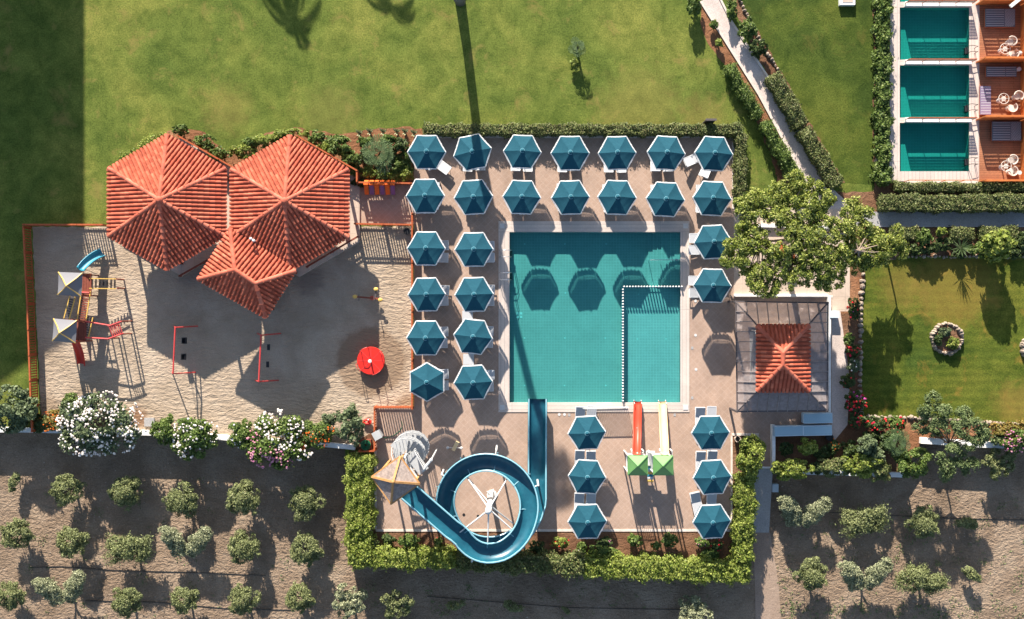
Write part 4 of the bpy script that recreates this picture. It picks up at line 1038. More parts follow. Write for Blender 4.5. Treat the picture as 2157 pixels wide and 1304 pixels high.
# small white stand by the staircase
t = thing('stand', W(958, 940), 'small white stand with a tilted beige plate and two round knobs', 'stand'); p = W(958, 940)
mb = MB(); mb.beam(p + Vector((-.1, -.25, .35)), p + Vector((.25, .42, .85)), .26, .05); mb.build('plate', M['yellow'], t)
mb = MB(); mb.cyl(p, p + Vector((0, 0, .5)), .06); mb.cyl(p + Vector((-.45, -.05, .35)), p + Vector((.45, -.08, .35)), .03); mb.ball(p + Vector((-.48, -.05, .36)), .11, 8); mb.ball(p + Vector((.48, -.08, .36)), .11, 8); mb.build('frame', M['white'], t)
for i, (x, y) in enumerate(((977, 1084), (1007, 1087))):
    p = W(x, y); mb = MB(); mb.cyl((p.x, p.y, .02), (p.x, p.y, .04), .1, n=12)
    tag(mb.build('drain_cover', M['black']), 'round dark drain cover inside the slide spiral, the %s one' % ['western', 'eastern'][i], 'drain cover', 'drain covers inside the slide spiral')

# ------------------------------------------------------------------ kiosk with reed pergola
kc = G(1633, 735); t = thing('kiosk', (kc.x, kc.y, 0), 'poolside kiosk with a red tiled top ringed by a grey reed pergola', 'kiosk')
zo, zi, zt = 2.35, 3.15, 3.22
O = [W(1550, 635, zo), W(1744, 638, zo), W(1742, 865, zo), W(1553, 867, zo)]
I = [W(1596, 686, zi), W(1702, 686, zi), W(1702, 823, zi), W(1596, 823, zi)]
for k in range(4):
    a, b_, c_, d_ = O[k], O[(k + 1) % 4], I[(k + 1) % 4], I[k]
    mb = MB(); n = 20
    for q in range(n):
        f = (q + .5) / n; mb.beam(a.lerp(d_, f), b_.lerp(c_, f), .05, .015)
    L = (b_ - a).length; n2 = 0
    for q in range(n2):
        f = (q + .5) / n2; u = a.lerp(b_, f); v = d_.lerp(c_, f)
        mb.beam(u + Vector((0, 0, .02)), v + Vector((0, 0, .02)), .035, .01)
    mb.build('reed_panel', M['reed'], t)
    mb = MB(); mb.beam(a, b_, .09, .1)
    mb.beam(a - Vector((0, 0, .05)), d_ - Vector((0, 0, .05)), .08, .16); mb.build('hip_beam', M['darkwood'], t)
    ex_ = (b_ - a); Le = ex_.length; ex_ /= Le; inn = Vector((-ex_.y, ex_.x, 0)); inn = inn if inn.dot(d_ - a) > 0 else -inn
    s0 = (d_ - a).dot(ex_); s1 = (c_ - a).dot(ex_); D = (d_ - a).dot(inn); dz = d_.z - a.z
    for q in range(1, int(Le / .72) + 1):
        sa = Le * q / (int(Le / .72) + 1); dd = D * min(1, sa / s0, (Le - sa) / (Le - s1)); u = a + ex_ * sa
        mb = MB(); mb.beam(u + Vector((0, 0, .05)), u + inn * dd + Vector((0, 0, dz * dd / D + .05)), .05, .07); mb.build('rafter', M['rafter'], t)
cor = [W(1595, 685, zt), W(1595, 824, zt), W(1704, 824, zt), W(1704, 685, zt)]; tp = [W(1649.5, 743, 4.25), W(1649.5, 769, 4.25)]
roof_parts(t, cor, tp, [(0, 1, [1, 0]), (1, 2, [1]), (2, 3, [0, 1]), (3, 0, [0])], [(cor[0], tp[0]), (cor[1], tp[1]), (cor[2], tp[1]), (cor[3], tp[0]), (tp[0], tp[1])])
for k in range(4):
    p = O[k]; mb = MB(); mb.box((p.x, p.y, zo / 2), (.14, .14, zo)); mb.build('post', M['darkwood'], t)
    q = cor[k] + (sum(cor, Vector()) / 4 - cor[k]) * .12; mb = MB(); mb.box((q.x, q.y, zt / 2), (.18, .18, zt)); mb.build('post', M['darkwood'], t)
x0, x1 = cor[0].x + .35, cor[2].x - .35; y0, y1 = cor[1].y + .35, cor[0].y - .35; mb = MB()
for (a, b_) in (((x0, y0), (x1, y0)), ((x0, y1), (x1, y1)), ((x0, y0 + .12), (x0, y1 - .12)), ((x1, y0 + .12), (x1, y1 - .12))): mb.beam((a[0], a[1], .55), (b_[0], b_[1], .55), .2, 1.05)
mb.build('counter', M['wallwhite'], t)
mb = MB(); mb.beam(W(1748, 622, .5) - Vector((0, 0, .25)), W(1748, 868, .5) - Vector((0, 0, .25)), .16, .5)
tag(mb.build('garden_wall', M['wallwhite']), 'low white wall running along the eastern side of the kiosk', 'wall')
mb = MB(); mb.beam(W(1546, 622, .2) - Vector((0, 0, .1)), W(1744, 622, .2) - Vector((0, 0, .1)), .17, .2)
tag(mb.build('garden_wall', M['wallwhite']), 'low pale wall between the tree terrace and the kiosk', 'wall')
mb = MB(); mb.beam(W(1590, 475, .3) - Vector((0, 0, .14)), W(1790, 480, .3) - Vector((0, 0, .14)), .2, .28)
tag(mb.build('garden_wall', M['wallwhite']), 'low pale wall under the big tree', 'wall')
mb = MB(); mb.box(W(1758, 662, .5) - Vector((0, 0, .25)), (.6, .45, .5)); mb.box(W(1758, 662, .53), (.66, .5, .04))
tag(mb.build('cabinet', M['blue_lounger']), 'small pale blue cabinet in the shade northeast of the kiosk', 'cabinet')
for k, (x, y) in enumerate(((1648, 519), (1668, 540))):
    mb = MB(); p = W(x, y, .8); mb.box((p.x, p.y, .78), (.45, .9 - .3 * k, .05)); mb.box((p.x, p.y, .40), (.1, .6 - .3 * k, .74)); mb.box((p.x, p.y, .03), (.4, .7 - .3 * k, .05))
    tag(mb.build('bench_table', M['orange']), 'orange wooden table seen through the big tree, the %s one' % ['northern', 'southern'][k], 'table', 'orange tables under the big tree')
# stacks of loungers south of the kiosk
BL = proto_tree(make_lounger('blue_lounger', 'blue_sling', .0))
for s_, (x, y, lab) in enumerate(((1661, 908, 'western stack south of the kiosk'), (1724, 881, 'northeastern stack touching the kiosk'), (1723, 907, 'southeastern stack by the service path'))):
    for k in range(4):
        p = W(x, y, .9); place(BL, (p.x, p.y, .02 + .17 * k), R([0, 180, 180][s_] + (k % 2) * 1.5), 'pale blue sun lounger, %s in the %s' % (['lowest', 'second from below', 'third from below', 'topmost'][k], lab), 'sun lounger', 'stacked pale blue loungers', 1.03)

# ------------------------------------------------------------------ villa terraces
t0 = flat('villa_coping', [(1875, -100), (1895, -100), (1895, 361), (2041, 361), (2041, -100), (2064, -100), (2062, 382), (1873, 382)], M['coping_v'], .03)
mb = MB()
for (xa, ya, xb, yb) in [(1894.5, 4, 2043, 16), (1894.5, 126, 2043, 138), (1894.5, 248, 2042, 259)]: mb.sheet([poly([(xa, ya), (xb, ya), (xb, yb), (xa, yb)])], .031)
struct('villa_pool_divide', mb, M['coping'])
flat('villa_deck', [(2063, -100), (2400, -100), (2400, 384), (2062, 384)], M['wood'], .034)
for k, v in enumerate(villapools):
    (x0, y0), (x1, _), (_, y1) = v[0], v[1], v[2]; mb = MB()
    mb.sheet([poly([(x0 - 2, y0 - 2), (x1 + 2, y0 - 2), (x1 + 2, y1 + 2), (x0 - 2, y1 + 2)])], -.58)
    for q in ((x0 - 3, y0 - 3, x0, y1 + 3), (x1, y0 - 3, x1 + 3, y1 + 3), (x0 + .1, y0 - 3, x1 - .1, y0), (x0 + .1, y1, x1 - .1, y1 + 3)): rect(mb, *q, -.8, -.005)
    struct('villa_pool_basin', mb, M['poolfloor_dk'])
    mb = MB(); mb.sheet([poly(v)], -.05); struct('villa_pool_water', mb, M['water_v'])
    if k:
        nm = ['', 'northern', 'middle', 'southern'][k]
        t = thing('pool_ladder', W(2043, y1 - 20), 'black stepped ladder in the %s villa pool' % nm, 'pool ladder', 'villa pool ladders')
        for yy in (y1 - 26, y1 - 13):
            a = W(2052, yy + (0 if k == 3 else (2 if yy < y1 - 20 else 0))); b_ = W(2036, yy); mb = MB(); mb.tube([a + Vector((0, 0, .03)), a + Vector((0, 0, .6)), a.lerp(b_, .8) + Vector((0, 0, .65)), b_ + Vector((0, 0, .4)), b_ + Vector((0, 0, -.5))], .02, 6); mb.build('handrail', M['black'], t)
        for z in (-.03, -.2, -.4): a = W(2037, y1 - 26); b_ = W(2037, y1 - 13); mb = MB(); mb.beam((a.x - (.05 + z) * .3, a.y, z), (b_.x - (.05 + z) * .3, b_.y, z), .26, .03); mb.build('step', M['black'], t)
# dividers between the villas
for k, (yy, lab) in enumerate([(10, 'northern white divider wall with slatted screen between villa pools'), (132, 'middle white divider wall with slatted screen between villa pools'), (253.5, 'southern white divider wall with slatted screen between villa pools')]):
    t = thing('divider_wall', W(1975, yy), lab, 'divider', 'dividers between the villa pools')
    a, b_ = W(1904, yy), W(2044, yy); mb = MB(); mb.beam(a + Vector((0, 0, .17)), b_ + Vector((0, 0, .17)), .32, .28); mb.build('base_wall', M['wallwhite'], t)
    mb = MB(); z = .53; 
    while z < 1.0: mb.beam(a + Vector((0, 0, z)), b_ + Vector((0, 0, z)), .02, .07); z += .088
    mb.build('slat_screen', M['reedlight'], t)
    mb = MB(); mb.beam(a + Vector((0, 0, 1.06)), b_ + Vector((0, 0, 1.06)), .05, .05); mb.build('top_rail', M['orange'], t)
    for q in range(5): p = a.lerp(b_, q / 4); mb = MB(); mb.box(p + Vector((0, 0, .68)), (.045, .045, .74)); mb.build('post', M['orange'], t)
def screen(x0, x1, yy, h, label, solid=.95):
    t = thing('timber_screen', W((x0 + x1) / 2, yy), label, 'screen', 'orange timber screens between the villa decks')
    a, b_ = W(x0, yy), W(x1, yy); mb = MB(); mb.beam(a + Vector((0, 0, .03 + solid / 2)), b_ + Vector((0, 0, .03 + solid / 2)), .05, solid); mb.build('panel', M['orange2'], t)
    mb = MB(); z = solid + .08
    while z < h: mb.beam(a + Vector((0, 0, z)), b_ + Vector((0, 0, z)), .03, .075); z += .115
    mb.build('slats', M['orange2'], t)
    mb = MB(); mb.beam(a + Vector((0, 0, h + .03)), b_ + Vector((0, 0, h + .03)), .11, .06); mb.build('top_rail', M['orange2'], t)
    for q in range(4): p = a.lerp(b_, q / 3); mb = MB(); mb.box(p + Vector((0, 0, h / 2)), (.08, .08, h)); mb.build('post', M['orange2'], t)
screen(2056, 2147, 10, 1.6, 'orange timber screen north of the northern villa deck')
screen(2056, 2147, 132, 1.5, 'orange timber screen between the northern and middle villa decks')
screen(2056, 2147, 253, 1.5, 'orange timber screen between the middle and southern villa decks')
screen(2062, 2147, 384, 1.1, 'low orange timber screen on the southern edge of the last villa deck', .3)
t = thing('handrail_fence', W(1960, 383), 'thin orange rail along the southern edge of the last villa pool', 'rail')
a, b_ = W(1904, 383), W(2060, 383); mb = MB(); mb.beam(a + Vector((0, 0, .95)), b_ + Vector((0, 0, .95)), .045, .045); mb.build('rail', M['orange2'], t)
for q in range(5): p = a.lerp(b_, q / 4); mb = MB(); mb.box(p + Vector((0, 0, .49)), (.04, .04, .92)); mb.build('post', M['orange2'], t)
mb = MB(); rect(mb, 1905, 382, 2060, 390, -.2, .04); struct('villa_edge', mb, M['kerb'])
t = thing('villa', W(2250, 140), 'edge of a villa with an orange timber front at the right margin', 'building'); mb = MB()
rect(mb, 2149, -200, 2154, 385, .04, 2.5); mb.build('timber_front', M['orange2'], t); mb = MB(); rect(mb, 2156, -200, 2500, 383, .0, 3.3); mb.build('wall', M['wallwhite'], t)
mb = MB(); mb.beam(W(2128, 14, 1.9), W(2165, -16, 2.2), .22, .2); mb.build('white_beam', M['wallwhite'], t)
def daybed(x0, y0, x1, y1, label, mattress='mattress', head=True, vert=False):
    a, b_ = W(x0, y0, .4), W(x1, y1, .4); c = (a + b_) / 2; L, Wd = abs(b_.x - a.x), abs(b_.y - a.y)
    t = thing('daybed', (c.x, c.y, .035), label, 'sun lounger'); mb = MB(); mb.box((0, 0, .15), (L, Wd, .10))
    mb.build('frame', M['orange'], t, world=False)
    for sx in (-1, 1):
        for sy in (-1, 1): lm = MB(); lm.box((sx * (L / 2 - .08), sy * (Wd / 2 - .08), .05), (.07, .07, .10)); lm.build('leg', M['orange'], t, world=False)
    mb = MB(); mb.box((0, 0, .26), (L, Wd, .12)); mt = mb.build('mattress', M[mattress], t, world=False)
    mb = MB(); n = 8 if Wd > .9 else 5
    if vert:
        for i in range(11): yy = -Wd / 2 + Wd * (i + .5) / 11; mb.box((0, yy, .323), (L * .92, .03, .006))
    else:
        for i in range(n): yy = -Wd / 2 + Wd * (i + .5) / n; mb.beam((-L / 2 + .03, yy, .323), (L * .12, yy, .323), .025, .006)
        if head:
            for i in range(16):
                f = -1.2 + 2.4 * i / 15; x_a, y_a = L * .15, f * Wd / 2 - .25; x_b, y_b = L / 2 - .02, f * Wd / 2 + .35
                k0 = max(0, (-Wd / 2 + .02 - y_a) / (y_b - y_a)); k1 = min(1, (Wd / 2 - .02 - y_a) / (y_b - y_a))
                if k1 > k0: mb.beam((x_a + (x_b - x_a) * k0, y_a + (y_b - y_a) * k0, .323), (x_a + (x_b - x_a) * k1, y_a + (y_b - y_a) * k1, .323), .02, .006)
        else:
            for i in range(n): yy = -Wd / 2 + Wd * (i + .5) / n; mb.beam((L * .15, yy, .323), (L / 2 - .03, yy + .03, .323), .025, .006)
    mb.build('stripes', M['stripe'], mt, world=False)
    return t
daybed(2077, 18, 2139, 56, 'wide grey striped daybed on the northern villa deck')
daybed(2079, 140, 2142, 161, 'narrow wavy striped lounger on the middle villa deck', head=False)
daybed(2066, 181, 2088, 241, 'violet grey lounger beside the pool on the middle villa deck', 'purple', vert=True)
daybed(2091, 256, 2152, 296, 'wide grey striped daybed on the southern villa deck')
def round_table(px, py, label):
    p = W(px, py, .7); t = thing('round_table', (p.x, p.y, .035), label, 'table', 'round glass tables on the villa decks'); mb = MB()
    mb.tube([(math.cos(a) * .36, math.sin(a) * .36, .70) for a in [2 * PI * i / 24 for i in range(25)]], .022, 5); mb.build('rim', M['rattan'], t, world=False)
    mb = MB(); mb.lathe((0, 0, 0), [(.20, 0), (.05, .1), (.04, .5), (.16, .66), (.17, .68), (0, .68)], 14); mb.build('pedestal', M['rattan'], t, world=False)
    mb = MB()
    for k in range(3): a = PI * k / 3; mb.beam((math.cos(a) * .34, math.sin(a) * .34, .69), (-math.cos(a) * .34, -math.sin(a) * .34, .69), .02, .015)
    mb.build('spokes', M['rattan'], t, world=False)
def tub_chair(px, py, ang, label):
    p = W(px, py, .5); t = thing('tub_chair', (p.x, p.y, .035), label, 'chair', 'white tub chairs on the villa decks', rz=R(ang)); mb = MB()
    mb.lathe((0, 0, 0), [(.20, .0), (.18, .2), (.23, .40), (.22, .43), (0, .43)], 14); mb.build('seat', M['rattan'], t, world=False, smooth=False)
    mb = MB(); pts = [(math.cos(R(a)) * .33, math.sin(R(a)) * .33, .70) for a in range(-115, 116, 15)]; mb.tube(pts, .035, 6)
    for a in range(-105, 106, 15): mb.beam((math.cos(R(a)) * .24, math.sin(R(a)) * .24, .40), (math.cos(R(a)) * .33, math.sin(R(a)) * .33, .70), .03, .02)
    mb.build('backrest', M['rattan'], t, world=False)
for (tx, ty, c1, c2, nm) in ((2117, 103, (2129, 88, 20), (2133, 114, -40), 'northern'), (2114, 208, (2143, 203, 60), (2130, 227, -60), 'middle'), (2119, 350, (2131, 337, 20), (2131, 361, -30), 'southern')):
    round_table(tx, ty, 'round white rimmed table on the %s villa deck' % nm)
    tub_chair(*c1, 'white tub chair north or east of the round table on the %s villa deck' % nm); tub_chair(*c2, 'white tub chair south of the round table on the %s villa deck' % nm)
for (x, y, lab) in ((2152, 112, 'small white wall lamp post by the front of the northern villa'), (2150, 146, 'small white stool at the villa front of the middle deck'), (2151, 364, 'small white stool at the villa front of the southern deck')):
    p = W(x - 4, y, .4); mb = MB(); mb.cyl((0, 0, 0), (0, 0, .40), .11, .13, 12); mb.cyl((0, 0, .40), (0, 0, .44), .15, n=12); o = mb.build('stool', M['white']); o.location = (p.x, p.y, .036); tag(o, lab.replace('wall lamp post', 'stool'), 'stool')
mb = MB(); rect(mb, 1766, -30, 1798, 13, .0, .35); o = mb.build('planter_box', M['wallwhite']); tag(o, 'white rectangular box on the upper lawn at the top margin', 'planter')
mb = MB(); rect(mb, 1771, -30, 1793, 8, .352, .37); mb.build('soil', M['terrace'], o)

# ------------------------------------------------------------------ playground
t = thing('play_frame', G(180, 645), 'timber climbing frame with two pale tent roofs, bridges and slides', 'climbing frame')
tents = [([W(123, 573, 2.9), W(174, 575, 2.9), W(171, 625, 2.9), W(121.5, 621, 2.9)], W(139.5, 602, 3.75)), ([W(113, 671, 2.9), W(162, 675, 2.9), W(159, 723, 2.9), W(110, 718, 2.9)], W(125.5, 701, 3.75))]
for cor, ap in tents:
    mb = MB(); n = 8
    for i in range(4):
        a, b_ = cor[i], cor[(i + 1) % 4]; vs = []
        for r_ in range(n + 1):
            s_ = r_ / n
            for q in range(n + 1):
                f = q / n; p = ap.lerp(a.lerp(b_, f), s_); vs.append(p - Vector((0, 0, .10 * math.sin(PI * s_) + .05 * s_ * math.sin(PI * f))))
        mb.add(vs, [(r_ * (n + 1) + q, (r_ + 1) * (n + 1) + q, (r_ + 1) * (n + 1) + q + 1, r_ * (n + 1) + q + 1) for r_ in range(n) for q in range(n)])
    rf = mb.build('tent_roof', M['tent'], t, smooth=True); mb = MB()
    for c in cor: mb.tube([ap + Vector((0, 0, .03)), ap.lerp(c, .5) + Vector((0, 0, -.07)), c + Vector((0, 0, .02))], .035, 5)
    mb.build('tent_rib', M['yel'], rf)
    cg = sum(cor, Vector()) / 4
    for c in cor: p = cg + (c - cg) * .9; mb = MB(); mb.box((p.x, p.y, 1.45), (.09, .09, 2.9)); mb.build('post', M['brownwood'], t)
    mb = MB()
    for k in range(9): mb.box((cg.x - .72 + .18 * k, cg.y, 1.3), (.165, 1.55, .05))
    mb.build('platform', M['brownwood'], t)
    mb = MB(); mb.box((cg.x - .78, cg.y, 1.75), (.04, 1.4, .7)); mb.build('side_panel', M['brownwood'], t)
def slatted(a, b_, wd, m1_, m2_, name, parent, pitch=.16, rails=True, rh=.0, thick=.035, fill=.65):
    a = Vector(a); b_ = Vector(b_); d = b_ - a; L = d.length; x = d / L; y = Vector((0, 0, 1)).cross(x).normalized(); n = int(L / pitch); mb = MB()
    for i in range(n): p = a + x * (L * (i + .5) / n); mb.beam(p - y * wd / 2, p + y * wd / 2, pitch * fill, thick)
    o = mb.build(name, M[m1_], parent)
    if rails:
        mb = MB()
        for s_ in (-1, 1): mb.beam(a + y * s_ * (wd / 2 + .03) + Vector((0, 0, rh)), b_ + y * s_ * (wd / 2 + .03) + Vector((0, 0, rh)), .06, .07)
        mb.build('side_rail', M[m2_], o)
slatted(W(183, 612, 1.35), W(173, 676, 1.35), .55, 'brownwood', 'yel', 'bridge', t, rh=.12)
slatted(W(153, 624, 2.1), W(140, 672, 2.1), .30, 'darkwood', 'yel', 'guard_ladder', t)
slatted(W(188, 667, 1.2), W(178, 712, 1.2), .45, 'darkwood', 'yel', 'ramp', t)
slatted(W(190, 597, 1.35), W(246, 598, 1.0), .62, 'black', 'yel', 'net_tunnel', t, pitch=.24, rh=.15, fill=.4)
for (a, b_) in ((W(180, 677, 1.9), W(232, 686, 1.9)), (W(232, 686, 1.9), W(256, 677, 1.9)), (W(180, 711, 1.9), W(228, 714, 1.9)), (W(228, 714, 1.9), W(255, 704, 1.9)), (W(172, 616, 2.1), W(190, 617, 2.1))):
    mb = MB(); mb.cyl(a, b_, .055, n=8); mb.build('crossbar', M['redmetal'], t)
slatted(W(232, 699, 1.9), W(256, 690, 1.9), .75, 'redmetal', 'redmetal', 'climbing_net', t, pitch=.12, fill=.35)
for (x, y) in ((256, 677), (255, 704), (246, 588), (247, 607), (230, 686), (228, 713)): p = W(x, y, 1.9 if y > 640 else 1.3); mb = MB(); mb.cyl((p.x, p.y, 0), (p.x, p.y, p.z), .05, n=8); mb.build('post', M['brownwood'], t)
pts = []
for q in range(15): f = q / 14; pts.append(W(172 + 44 * f ** 1.15, 570 - 37 * f + 4 * math.sin(PI * f) * -1, 1.35 * (1 - f) ** 1.1 + .15))
chute(pts, .52, .26, 'slide_cyan', 'slide_chute', t, k=6, flange=.04)
pts = []
for q in range(13): f = q / 12; pts.append(W(161 + 12 * math.sin(f * PI / 2), 718 + 48 * f, 1.35 * (1 - f) ** 1.1 + .12))
chute(pts, .46, .20, 'red', 'slide_chute', t, k=6, flange=.04)
def swing(x_top, y0, y1, seats, label):
    h = 2.3; t = thing('swing_set', G(395, (y0 + y1) / 2), label, 'swing'); t.location = (0, 0, 0)
    A = W(x_top[0], y0, h); B = W(x_top[1], y1, h); t.location = ((A.x + B.x) / 2, (A.y + B.y) / 2, 0); mb = MB(); mb.cyl(A, B, .055, n=10); mb.build('top_bar', M['redmetal'], t)
    for P_, dy in ((A, .06), (B, -.06)):
        for s_ in (-1, 1): mb = MB(); mb.cyl(P_, Vector((P_.x + s_ * .82, P_.y + dy, 0)), .045, n=8); mb.build('leg', M['redmetal'], t)
    for (f, kind) in seats:
        p = A.lerp(B, f); mb = MB(); s0 = Vector((p.x + .12, p.y, .48))
        mb.box(s0, (.20, .42, .05))
        if kind == 'cradle':
            for (dx, dy_, sx, sy) in ((-.12, 0, .04, .42), (.14, 0, .04, .42), (0, .2, .26, .04), (0, -.2, .26, .04)): mb.box(s0 + Vector((dx, dy_, .14)), (sx, sy, .26))
        so_ = mb.build('swing_seat', M['black'], t); mb = MB()
        for s_ in (-.19, .19): mb.cyl(p + Vector((0, s_, 0)), s0 + Vector((0, s_, .03)), .012, n=5)
        mb.build('chain', M['steel'], so_)
swing((369, 364.5), 690, 787, [(.30, 'cradle'), (.66, 'cradle')], 'western red swing frame with two cradle seats')
swing((550, 545), 706, 804, [(.28, 'flat'), (.66, 'flat')], 'eastern red swing frame with two flat black seats')
t = thing('roundabout', W(780, 762), 'round red playground roundabout in a ring of dug sand', 'roundabout'); c = W(781, 760, .5); c.z = 0
mb = MB(); mb.lathe(c, [(.0, .30), (.93, .30), (.97, .34), (.97, .44), (.95, .47), (0, .47)], 36); dk = mb.build('deck', M['red'], t)
mb = MB()
for k in range(8): a = 2 * PI * k / 8; mb.beam(c + Vector((math.cos(a) * .2, math.sin(a) * .2, .475)), c + Vector((math.cos(a) * .92, math.sin(a) * .92, .475)), .03, .012)
mb.build('deck_rib', M['redmetal'], dk)
mb = MB(); mb.lathe(c, [(.05, 0), (.05, .9), (.13, .92), (.13, .98), (0, 1.0)], 14); mb.build('hub', M['white'], t)
for k in range(4):
    a = 2 * PI * k / 4 + .5; u = Vector((math.cos(a), math.sin(a), 0)); v = Vector((-u.y, u.x, 0)); mb = MB()
    mb.tube([c + u * .90 + v * -.28 + Vector((0, 0, .46)), c + u * .94 + v * -.28 + Vector((0, 0, 1.0)), c + u * .98 + Vector((0, 0, 1.08)), c + u * .94 + v * .28 + Vector((0, 0, 1.0)), c + u * .90 + v * .28 + Vector((0, 0, .46))], .022, 6)
    mb.build('handrail', M['redmetal'], t)
t = thing('spring_rider', W(783, 628), 'small spring rider with yellow seats in the sand north of the red roundabout', 'spring rider'); c = W(783, 628, .5); c.z = 0
mb = MB(); mb.beam(c + Vector((-1.15, .1, .55)), c + Vector((.6, -.05, .60)), .12, .10); mb.build('beam', M['brownwood'], t)
mb = MB(); mb.tube([c + Vector((math.cos(a) * .12, math.sin(a) * .12, a / 30)) for a in [i * .5 for i in range(32)]], .025, 5); mb.build('spring', M['redmetal'], t)
for (dx, dy) in ((-1.15, .1), (.62, -.12), (.32, .62)): mb = MB(); mb.ball(c + Vector((dx, dy, .68)), .17, 10, sq=(1, .8, .35)); mb.build('seat', M['yel'], t)
mb = MB(); mb.beam(c + Vector((.25, -.05, .55)), c + Vector((.32, .62, .6)), .09, .08)
for dx in (-.8, .25): mb.cyl(c + Vector((dx, 0, .55)), c + Vector((dx, .03, 1.15)), .025); mb.cyl(c + Vector((dx, -.2, 1.12)), c + Vector((dx, .25, 1.12)), .025)
mb.build('handle', M['darkwood'], t)
t = thing('toy_car', W(773, 889), 'small red ring shaped toy with a white knob against the fence', 'toy'); c = W(773, 889, .3); c.z = .02; mb = MB()
for k in range(1): mb.tube([c + Vector((math.cos(a) * .25, math.sin(a) * .13, .2)) for a in [2 * PI * i / 20 for i in range(21)]], .09, 8)
mb.box(c + Vector((.16, .0, .2)), (.26, .2, .16)); mb.build('body', M['red'], t); mb = MB(); mb.ball(c + Vector((.1, .16, .36)), .06, 8); mb.build('knob', M['white'], t)
t = thing('hose_reel', W(770, 938), 'coiled green garden hose on a brown stand', 'hose'); c = W(770, 938, .6); c.z = .02; mb = MB(); mb.box(c + Vector((0, 0, .2)), (.7, .75, .36)); mb.build('stand', M['brownwood'], t)
mb = MB(); mb.tube([c + Vector((math.cos(a) * (.10 + .25 * (i / 119)), math.sin(a) * (.10 + .25 * (i / 119)), .43 + .08 * math.sin(i * .7) + .12 * (i % 40) / 40)) for i, a in enumerate([i * .5 for i in range(120)])], .032, 5); mb.build('hose_coil', M['hose'], t)
mb = MB(); p = W(794, 917, 1.2); mb.box((p.x, p.y, .66), (.50, .52, 1.1), rz=R(28)); mb.box((p.x, p.y, 1.225), (.56, .58, .05), rz=R(28)); o = mb.build('utility_cabinet', M['stair']); tag(o, 'white box cabinet turned at an angle beside the orange fence', 'cabinet')
mb = MB(); mb.tube([W(803, 922, .1), W(815, 922, .03), W(830, 917, .03), W(843, 907, .03), W(848, 895, .03), W(845, 886, .03)], .022, 5); tag(mb.build('cable', M['hose']), 'thin dark hose curving over the deck from the white cabinet', 'hose')
def pot(px, py, r, h, label, m='white', name='plant_pot'):
    p = W(px, py, h); mb = MB(); mb.lathe((0, 0, 0), [(r * .7, 0), (r, h), (r * .82, h), (r * .75, h - .08), (0, h - .08)], 16); o = mb.build(name, M[m]); o.location = (p.x, p.y, .02)
    mb = MB(); mb.cyl((0, 0, h - .078), (0, 0, h - .06), r * .74, n=14); mb.build('opening', M['black'], o, world=False); tag(o, label, 'pot')
pot(857, 487, .24, .7, 'dark round bin in the corner of the orange fences', 'black', 'bin'); pot(1554, 925, .22, .5, 'round pale pot with a dark opening in the small bed corner', 'terrace'); pot(1748, 921, .26, .6, 'black round bin by the stacked loungers', 'black', 'bin')
mb = MB(); p = W(1498, 252, 1.4); mb.box((p.x, p.y, .7), (.70, .08, 1.4)); mb.box((p.x, p.y, 1.42), (.76, .14, .04)); tag(mb.build('panel', M['darkwood']), 'narrow dark panel standing behind the northern hedge', 'panel')
mb = MB(); rect(mb, 305, 880, 326, 898, .0, .12); tag(mb.build('utility_cover', M['concrete']), 'square grey cover behind the largest white oleander', 'cover')
mb = MB(); a, b_ = W(1627, 1020, GZ + .5), W(1640, 1037, GZ + .5); mb.box(((a.x + b_.x) / 2, (a.y + b_.y) / 2, GZ + .25), (b_.x - a.x, a.y - b_.y, .5)); tag(mb.build('utility_box', M['blue_lounger']), 'pale square box beside the concrete ramp', 'box')
mb = MB(); mb.beam(W(1598, 992, .9), W(1587, 1012, .9), .12, .06); mb.cyl(W(1592, 1002, .9) - Vector((0, 0, 1.1)), W(1592, 1002, .9), .05); tag(mb.build('gate_arm', M['black']), 'short dark bar beside the top of the ramp', 'bar')

# ------------------------------------------------------------------ walls and stones
def wall(pts, wd, z0, z1, label, m='wallwhite', name='garden_wall', caps=None):
    P = [W(x, y, z1) for x, y in pts]; mb = MB()
    for k, (a, b_) in enumerate(zip(P, P[1:])):
        mb.beam((a.x, a.y, (z0 + z1) / 2 - .001 * k), (b_.x, b_.y, (z0 + z1) / 2 - .001 * k), wd, z1 - z0)
    return tag(mb.build(name, M[m]), label, 'wall')
wall([(-150, 904), (50, 906), (190, 909), (380, 914), (480, 923)], .34, GZ - .2, .32, 'long white garden wall below the sandpit, western part')
wall([(481, 923), (560, 928), (700, 938), (748, 943)], .34, GZ - .2, .33, 'white garden wall below the sandpit, eastern part')
wall([(1630, 895), (1630, 990)], .22, -.3, .55, 'narrow white wall beside the stacked loungers')
wall([(1632, 993), (1760, 996), (1905, 1001)], .34, GZ - .2, .32, 'white garden wall above the southeastern olive grove, western part')
wall([(1940, 928), (2060, 936), (2260, 944)], .42, GZ - .2, .34, 'white garden wall above the southeastern olive grove, eastern part')
wall([(1585, 985), (1629, 985)], .12, -.2, .12, 'short pale threshold at the top of the ramp')
